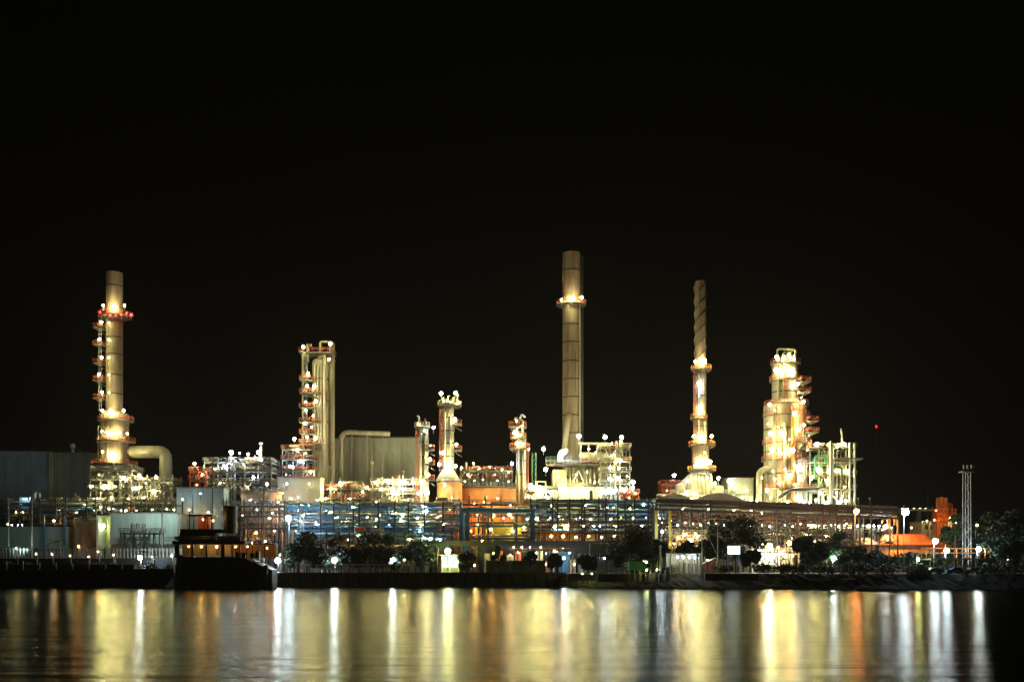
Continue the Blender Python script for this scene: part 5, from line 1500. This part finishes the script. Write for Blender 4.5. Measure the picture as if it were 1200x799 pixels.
def cars():
    def car(label, px, Y, mat, L=4.4):
        x, z = xs(px, Y), GZ
        t = thing('parked_car', label, 'car', (x, Y, z), 'cars parked by the landing stage')
        prof = [(0, .35), (0, .85), (.25, .95), (1.0, 1.0), (1.6, 1.45), (3.1, 1.47), (3.8, 1.0), (4.3, .9), (4.4, .5), (4.4, .35)]
        pts = [(x - L / 2 + a * L / 4.4, z + b) for a, b in prof]
        n = len(pts)
        vs = [(a, Y, b) for a, b in pts] + [(a, Y + 1.7, b) for a, b in pts]
        MB().add(vs, [tuple(range(n)), tuple(range(2 * n - 1, n - 1, -1))] + [(i, n + i, n + (i + 1) % n, (i + 1) % n) for i in range(n)]).build('body', mat, t)
        for a in (1.25, 2.4):
            MB().add([(x - L / 2 + a, Y - .02, z + 1.02), (x - L / 2 + a + 1.0, Y - .02, z + 1.02), (x - L / 2 + a + .95, Y - .02, z + 1.38), (x - L / 2 + a + .35 * (a < 2), Y - .02, z + 1.38)], [(0, 1, 2, 3)]).build('window', 'glass', t)
        for a in (0.85, 3.45):
            for y in (Y - .03, Y + 1.5):
                w = MB().tube((x - L / 2 + a, y, z + .33), (x - L / 2 + a, y + .22, z + .33), .33, 14).build('wheel', 'rubber', t)
                MB().tube((x - L / 2 + a, y - .01, z + .33), (x - L / 2 + a, y + .05, z + .33), .19, 10).build('rim', 'steel', w)
    car('white car parked below the tilted blue white flood lamp', 1096, 236, 'white')
    car('dark blue car parked under the landing stage deck', 1121, 237, 'blue')
    car('pale grey car parked at the foot of the lattice mast', 1142, 236.5, 'steel')


def far_right():
    # lattice mast
    Y = 246
    t = thing('lattice_mast', 'tall pale lattice lighting mast standing by the landing stage', 'mast', (xs(1134.5, Y), Y, GZ))
    x0, x1 = xs(1131, Y), xs(1138, Y)
    yy = (Y, Y + 1.4)
    zt = zs(553, Y)
    for x in (x0, x1):
        for y in yy:
            MB().bar((x, y, GZ), (x * 0.85 + (x0 + x1) / 2 * 0.15, y, zt), 0.12).build('leg', 'steel', t)
    m = MB()
    n = 13
    for k in range(n):
        za, zb = GZ + (zt - GZ) * k / n, GZ + (zt - GZ) * (k + 1) / n
        f = lambda x, z: x + ((x0 + x1) / 2 - x) * 0.15 * (z - GZ) / (zt - GZ)
        for y in yy[:1]:
            a, b = (x0, x1) if k % 2 else (x1, x0)
            m.bar((f(a, za), y, za), (f(b, zb), y, zb), 0.1)
    m.build('lacing', 'steel', t)
    MB().box(x0 - 0.7, x1 + 0.6, Y - 0.5, Y + 1.9, zt, zt + 0.25).build('platform', 'dark_steel', t)
    for q in (-0.6, 0.35, 1.3):
        MB().box(x0 + q, x0 + q + 0.6, Y - 0.6, Y - 0.1, zt + 0.8, zt + 1.7).build('floodlight_head', 'dark_steel', t)
        MB().tube((x0 + q + 0.3, Y - 0.08, zt + 0.2), (x0 + q + 0.3, Y - 0.08, zt + 0.9), 0.07, 6).build('bracket', 'dark_steel', t)
    flood(t, at(1147, 643, 238), at(1134, 600, 246), 4000, (0.8, 0.9, 1.0), 50)
    # landing stage
    s = thing('landing_stage', 'low steel landing stage with orange rails around the mast foot', 'landing stage', (xs(1120, 240), 240, GZ))
    a, b = xs(1086, 242), xs(1155, 242)
    MB().box(a, b, 239.5, 245, zs(655.6, 242), zs(654, 242)).build('deck', 'steel', s)
    rail_rect(a, b, 239.5, 245, zs(654, 242), 2.4, w=0.09, step=2.4).build('railing', 'orange', s)
    for k in range(8):
        x = a + (b - a) * k / 7
        MB().box(x - 0.13, x + 0.13, 239.6, 239.86, GZ - 1.5, zs(655.7, 242)).build('post', 'dark_steel', s)
    # orange roofed house
    Y = 290
    for i, (qa, qb, pt, pb, lab) in enumerate(((1009, 1031, 629, 637.5, 'small outbuilding with a short orange tiled roof, behind a palm'), (1040, 1098, 625.5, 637.5, 'wide low house with a bright orange tiled roof'))):
        h = thing('house', lab, 'house', (xs((qa + qb) / 2, Y), Y, GZ))
        x0, x1, z0, z1 = xs(qa, Y), xs(qb, Y), zs(pb, Y), zs(pt, Y)
        MB().add([(x0, Y, z0), (x1, Y, z0), (x1 - 1.0, Y + 6, z1), (x0 + 1.4, Y + 6, z1), (x0, Y + 12, z0), (x1, Y + 12, z0), (x0, Y, z0 - .2), (x1, Y, z0 - .2), (x0, Y + 12, z0 - .2), (x1, Y + 12, z0 - .2)],
                 [(0, 1, 2, 3), (5, 4, 3, 2), (4, 0, 3), (1, 5, 2), (6, 7, 1, 0), (8, 6, 0, 4), (7, 9, 5, 1), (9, 8, 4, 5), (6, 8, 9, 7)]).build('roof', 'roof_tile', h)
        MB().box(x0 + 0.9, x1 - 0.9, Y + 1, Y + 11, GZ, z0 - 0.21).build('wall', 'peach', h)
        for k in range(1 + 3 * i):
            xx = x0 + (x1 - x0) * (k + 0.6) / (1.4 + 3 * i)
            w = MB().box(xx - 0.8, xx + 0.8, Y + 0.93, Y + 1.05, GZ + 1.2, GZ + 3.2).build('window', 'steel', h)
            MB().box(xx - 0.68, xx + 0.68, Y + 0.9, Y + 0.925, GZ + 1.32, GZ + 3.08).build('pane', 'glass', w)
        MB().bar((x0 + 1.4, Y + 6, z1 + .05), (x1 - 1, Y + 6, z1 + .05), 0.3).build('ridge', 'roof_tile', h)
    lamp_post('added sodium lamp post before the wide orange roof, hidden by leaves', 1068, 618, 281, 'o', 0.45)  # both posts here are added to throw orange light on the roof
    lamp_post('added sodium lamp post at the left gable of the wide orange roof', 1034, 621, 281, 'o', 0.4)
    # orange tower
    Y = 335
    t = thing('silo_tower', 'orange lit silo tower caged in scaffold, behind the orange roofed house', 'tower', (xs(1104, Y), Y, GZ))
    for q in (1099.5, 1103.5, 1108):
        MB().lathe(xs(q, Y), Y, dished(sz(2.6, Y), GZ, zs(584 if q != 1103.5 else 583, Y)), 16).build('silo', 'orange', t)
    for q in (1091, 1096, 1112, 1117):
        for y in (Y - 2.5, Y + 2.5):
            MB().bar((xs(q, Y), y, GZ), (xs(q, Y), y, zs(592 if q in (1096, 1112) else 600, Y)), 0.2).build('scaffold_pole', 'red', t)
    for p in (594, 600, 606, 612):
        b = MB().box(xs(1091 if p > 598 else 1096, Y), xs(1117 if p > 598 else 1112, Y), Y - 2.7, Y - 1.2, zs(p, Y) - 0.12, zs(p, Y)).build('platform', 'red', t)
        rail_rect(xs(1091 if p > 598 else 1096, Y), xs(1117 if p > 598 else 1112, Y), Y - 2.7, Y - 1.2, zs(p, Y), 1.1, step=1.4).build('railing', 'orange', b)
    MB().tube((xs(1087.5, Y), Y, GZ), (xs(1087.5, Y), Y, zs(576, Y)), 0.16, 6).build('antenna', 'dark_steel', t)
    lamps(t, '1095,609,o,0.4;1113,606,o,0.3;1097,598,o,0.25', Y - 3)
    flood(t, at(1112, 620, 318), at(1104, 597, 335), 5000, (1, 0.5, 0.14), 90)  # added orange beam for the silos, without a lamp
    b = building('office_block', 'pale beige block at the base of the orange silo tower', 'building', 1080, 1127, 611.5, 342, 10, 'cream', windows=((1084, 1087, 615, 620), (1090, 1093, 615, 620), (1116, 1119, 615, 620), (1121, 1124, 615, 620)))
    lamps(b, '1086,610,w,0.4;1120,612,w,0.4', 340.8)
    # distant bridge with lights
    Y = 900
    d = thing('distant_bridge', 'faint lamp lit bridge on the horizon right of the pipe bridge', 'bridge', (xs(1030, Y), Y, GZ))
    MB().box(xs(985, Y), xs(1100, Y), Y, Y + 8, zs(598.5, Y), zs(596.5, Y)).build('deck', 'concrete', d)
    for q in (990, 1012, 1034, 1056, 1078, 1098):
        MB().box(xs(q, Y) - 1.5, xs(q, Y) + 1.5, Y + 1, Y + 7, GZ, zs(598.6, Y)).build('pier', 'concrete', d)
    MB().bar((xs(1030, Y), Y + 3, zs(597, Y)), (xs(1030, Y), Y + 3, zs(590.5, Y)), 1.0).build('pylon', 'concrete', d)
    lamps(d, ';'.join(f'{q},595.2,w,0.32' for q in range(1008, 1100, 7)), Y - 1.5)
    # far red warning light on a slim mast
    Y = 700
    t = thing('radio_mast', 'very thin distant mast with a single red light', 'mast', (xs(1027, Y), Y, GZ))
    MB().tube((xs(1027, Y), Y, GZ), (xs(1027, Y), Y, zs(500, Y)), 0.22, 5, True, 0.1).build('pole', 'dark_steel', t)
    lamp(t, at(1027, 499.5, Y), 'r', 0.75)


def plants():
    tree('wide dark tree in front of the main pipe rack, nearer the boat', 360, 270, 622, 48, n=6)
    tree('dark tree left of the hazy orange quay lamp', 397, 272, 628, 26, n=4)
    tree('dark tree right of the hazy orange quay lamp', 440, 271, 624, 44, n=6)
    tree('dark leafy tree between the third quay globe and the booth', 487, 272, 634, 30, n=5)
    tree('big dark round tree above the green truck', 743, 266, 614, 50, n=8)
    tree('wide dark tree right of the derrick poles', 862, 268, 604, 60, n=9)
    tree('dark tree behind the lit pavilion', 806, 268, 634, 28, n=5)
    tree('low dark tree at the right of the blank signboard', 878, 264, 632, 24, n=4)
    tree('round topiary tree in front of the olive boundary wall', 584, 266, 639, 16, n=4, leaf=0.3)
    tree('dark tree in front of the shed, right of the boundary wall', 622, 266, 645, 18, n=4, leaf=0.35)
    tree('shadowy tree beside the grey tube bank', 722, 268, 640, 20, n=4)
    for i, (q, w, t, y) in enumerate(((345, 22, 640, 267), (375, 30, 641, 266), (412, 30, 642, 266), (458, 26, 643, 266), (500, 22, 644, 268), (546, 20, 646, 267), (650, 18, 648, 266), (688, 22, 650, 265), (768, 26, 632, 266), (836, 26, 628, 266), (958, 40, 634, 258), (1026, 40, 645, 254), (1058, 44, 648, 252), (1092, 34, 647, 254), (1140, 40, 622, 264))):
        tree(('low tree at the foot of the tree nearest the boat', 'broad low tree between two quay globe lamps', 'low dark tree under the hazy orange lamp', 'low dark tree behind the third quay globe lamp', 'low dark tree left of the guard booth', 'low dark tree right of the guard booth', 'low dark tree before the shed posts, left of the grey tube bank', 'lowest dark tree in front of the grey tube bank', 'dark tree behind the plain white pole', 'dark tree behind the derrick poles', 'broad dark tree between the amber and warm round lamps', 'broad dark tree below the largest palm', 'broad dark tree before the wide orange roofed house', 'dark tree before the right end of the wide orange roof', 'dark tree directly behind the lattice mast')[i], q, y, t, w, n=6)
    for i, (q, w, t, y) in enumerate(((946, 30, 628, 262), (984, 34, 622, 264), (1122, 36, 602, 262), (1160, 44, 600, 262), (1188, 46, 597, 258), (1215, 40, 602, 256), (1172, 40, 622, 246), (1200, 40, 628, 244), (1009, 26, 640, 256))):
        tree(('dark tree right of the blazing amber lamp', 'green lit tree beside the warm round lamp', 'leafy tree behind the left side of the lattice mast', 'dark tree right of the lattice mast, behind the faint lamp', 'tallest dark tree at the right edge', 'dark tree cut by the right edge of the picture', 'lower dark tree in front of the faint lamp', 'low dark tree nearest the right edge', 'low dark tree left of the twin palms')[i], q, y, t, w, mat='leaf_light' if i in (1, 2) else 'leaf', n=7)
    for i, (q, t, y, f) in enumerate(((512, 634, 268, 3.0), (552, 640, 268, 2.6), (1029, 617, 256, 4.2), (1000, 628, 258, 3.4), (1118, 618, 254, 4.0), (1041, 630, 252, 3.0))):
        palm(('palm just left of the star shaped yellow green lamp', 'palm right of the star shaped yellow green lamp', 'largest palm, splitting the two orange roofs', 'palm left of the small orange roof', 'palm between the orange roof and the lattice mast', 'short palm in front of the wide orange roof')[i], q, y, t, f)
    for i, (q, h, w) in enumerate(((896, 2.6, 3.6), (918, 2.4, 3.8), (940, 2.6, 3.4), (962, 2.0, 3.6), (990, 2.8, 3.8), (1014, 3.0, 3.6), (1040, 2.8, 4.0), (1066, 2.6, 3.6), (1084, 2.4, 3.0), (1160, 3.0, 4.0), (1182, 2.6, 4.0), (780, 1.8, 2.6), (845, 2.2, 3.0))):
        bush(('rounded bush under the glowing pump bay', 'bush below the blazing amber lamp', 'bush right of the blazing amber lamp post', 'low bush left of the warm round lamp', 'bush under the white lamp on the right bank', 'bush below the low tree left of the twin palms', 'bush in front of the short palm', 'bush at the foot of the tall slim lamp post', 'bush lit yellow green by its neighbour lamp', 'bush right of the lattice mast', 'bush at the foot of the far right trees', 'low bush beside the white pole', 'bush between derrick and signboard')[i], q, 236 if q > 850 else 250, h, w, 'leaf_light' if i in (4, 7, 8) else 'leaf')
    h = thing('bank_railing', 'pale horizontal rail on the right bank under the white lamp', 'railing', (xs(970, 234), 234, GZ))
    MB().box(xs(935, 234), xs(1003, 234), 233.9, 234.0, GZ + 2.15, GZ + 2.4).build('top_rail', 'white', h)
    for k in range(9):
        x = xs(935 + k * 8.5, 234)
        MB().box(x - 0.06, x + 0.06, 233.92, 233.98, GZ - 0.2, GZ + 2.14).build('post', 'white', h)


def added_beams():
    """added spot beams, mostly near modelled lamps, brightening chimneys, columns, walls and a roof"""
    w = (1.0, 0.80, 0.46)
    ob = {o['label']: o for o in COL.objects if o.get('label')}
    r = ob['tallest plain round chimney with a collar of three lamps, in the centre']
    flood(r, at(637, 526, 296), at(669, 380, 332), 15000, w, 80)
    flood(r, at(709, 512, 300), at(669, 385, 332), 12000, w, 80)
    r = ob['tall grey chimney with a red lit platform near its top, furthest left']
    flood(r, at(163, 557, 298), at(134, 400, 322), 15000, w, 80)
    r = ob['slender chimney wrapped in spiral strakes, rising right of centre']
    flood(r, at(842, 560, 300), at(820, 380, 322), 20000, w, 66)
    r = ob['massive stepped distillation tower ringed with lamps, right of centre']
    flood(r, at(957.5, 520, 296), at(920, 470, 318), 1500, w, 70)
    r = ob['tall twin process column with stair decks left of the grey box buildings']
    flood(r, at(399, 560, 300), at(378, 460, 318), 16000, w, 50)
    r = ob['widest clad box building, pale grey green, left of the twin lamp columns']
    flood(r, at(472, 565, 300), at(462, 535, 333), 20000, (1, 0.86, 0.55), 110)
    flood(ob['lamp post with the starry orange lamp at the pipe bridge end'], at(1034, 610, 285), at(1068, 632, 294), 42000, (1, 0.34, 0.05), 80)  # added orange beam on the house roof, set apart from the post
    for lab, q, t, y in (('tallest plain round chimney with a collar of three lamps, in the centre', 669.5, 348, 324.5), ('tall grey chimney with a red lit platform near its top, furthest left', 134, 357, 315), ('slender chimney wrapped in spiral strakes, rising right of centre', 821, 421, 316.5)):
        flood(ob[lab], at(q, t, y - 3.5), at(q, t - 30, y + 5), 3200, w, 125)  # added upward beams to brighten the chimney tops
    r = ob['large dark windowless warehouse block at the far left edge']
    flood(r, at(30, 583, 300), at(26, 560, 340), 3300, (0.35, 0.72, 1.0), 120)  # added blue beam for the warehouse wall, no visible source


def haze():  # thin haze added to give the lamps soft halos
    m = bpy.data.materials.new('night haze')
    m.use_nodes = True
    nt = m.node_tree
    nt.nodes.remove(nt.nodes['Principled BSDF'])
    v = nt.nodes.new('ShaderNodeVolumePrincipled')
    v.inputs['Color'].default_value = (0.9, 0.9, 0.9, 1)
    v.inputs['Density'].default_value = HAZE
    v.inputs['Anisotropy'].default_value = 0.5
    nt.links.new(v.outputs[0], nt.nodes['Material Output'].inputs['Volume'])
    m.cycles.volume_sampling = 'MULTIPLE_IMPORTANCE'
    M['haze'] = m
    kind(MB().box(-1600, 1600, -250, 3600, -6, 190).build('haze', 'haze'), 'stuff')


HAZE = 0.00004
haze()
setting()
left_plant()
boat()
centre_left()
centre()
right()
shore_front()
cars()
far_right()
plants()
added_beams()

# ------------------------------------------------------------------ night sky, camera, render settings
w = bpy.data.worlds.new('World')
sc.world = w
w.use_nodes = True
nt = w.node_tree
bg = nt.nodes['Background']
tc = nt.nodes.new('ShaderNodeTexCoord')
sp = nt.nodes.new('ShaderNodeSeparateXYZ')
cr = nt.nodes.new('ShaderNodeValToRGB')
cr.color_ramp.elements[0].position = 0.0
cr.color_ramp.elements[0].color = (0.003, 0.0018, 0.0018, 1)
cr.color_ramp.elements[1].position = 0.42
cr.color_ramp.elements[1].color = (0.0003, 0.0002, 0.0002, 1)
e = cr.color_ramp.elements.new(0.12)
e.color = (0.0012, 0.0008, 0.0007, 1)
nt.links.new(tc.outputs['Generated'], sp.inputs[0])
nt.links.new(sp.outputs['Z'], cr.inputs[0])
nt.links.new(cr.outputs[0], bg.inputs['Color'])
bg.inputs['Strength'].default_value = 1.0

cam = bpy.data.cameras.new('camera')
co = bpy.data.objects.new('camera', cam)
COL.objects.link(co)
co.location = (0, 0, HC)
co.rotation_euler = (PI / 2, 0, 0)
cam.sensor_width = 36
cam.lens = 36
cam.shift_y = (HY - 399.5) / 1200
cam.clip_start = 0.5
cam.clip_end = 6000
sc.camera = co
sc.render.engine = 'CYCLES'
vs = sc.view_settings
vs.view_transform = 'Standard'
vs.look = 'None'
vs.exposure = 0
vs.gamma = 1
cy = sc.cycles
cy.use_light_tree = True
cy.max_bounces = 4
cy.diffuse_bounces = 2
cy.glossy_bounces = 2
cy.transmission_bounces = 0
cy.volume_bounces = 0
cy.sample_clamp_indirect = 3
cy.sample_clamp_direct = 0
cy.caustics_reflective = False
cy.caustics_refractive = False
cy.use_denoising = True
cy.denoiser = 'OPENIMAGEDENOISE'
cy.denoising_input_passes = 'RGB_ALBEDO_NORMAL'
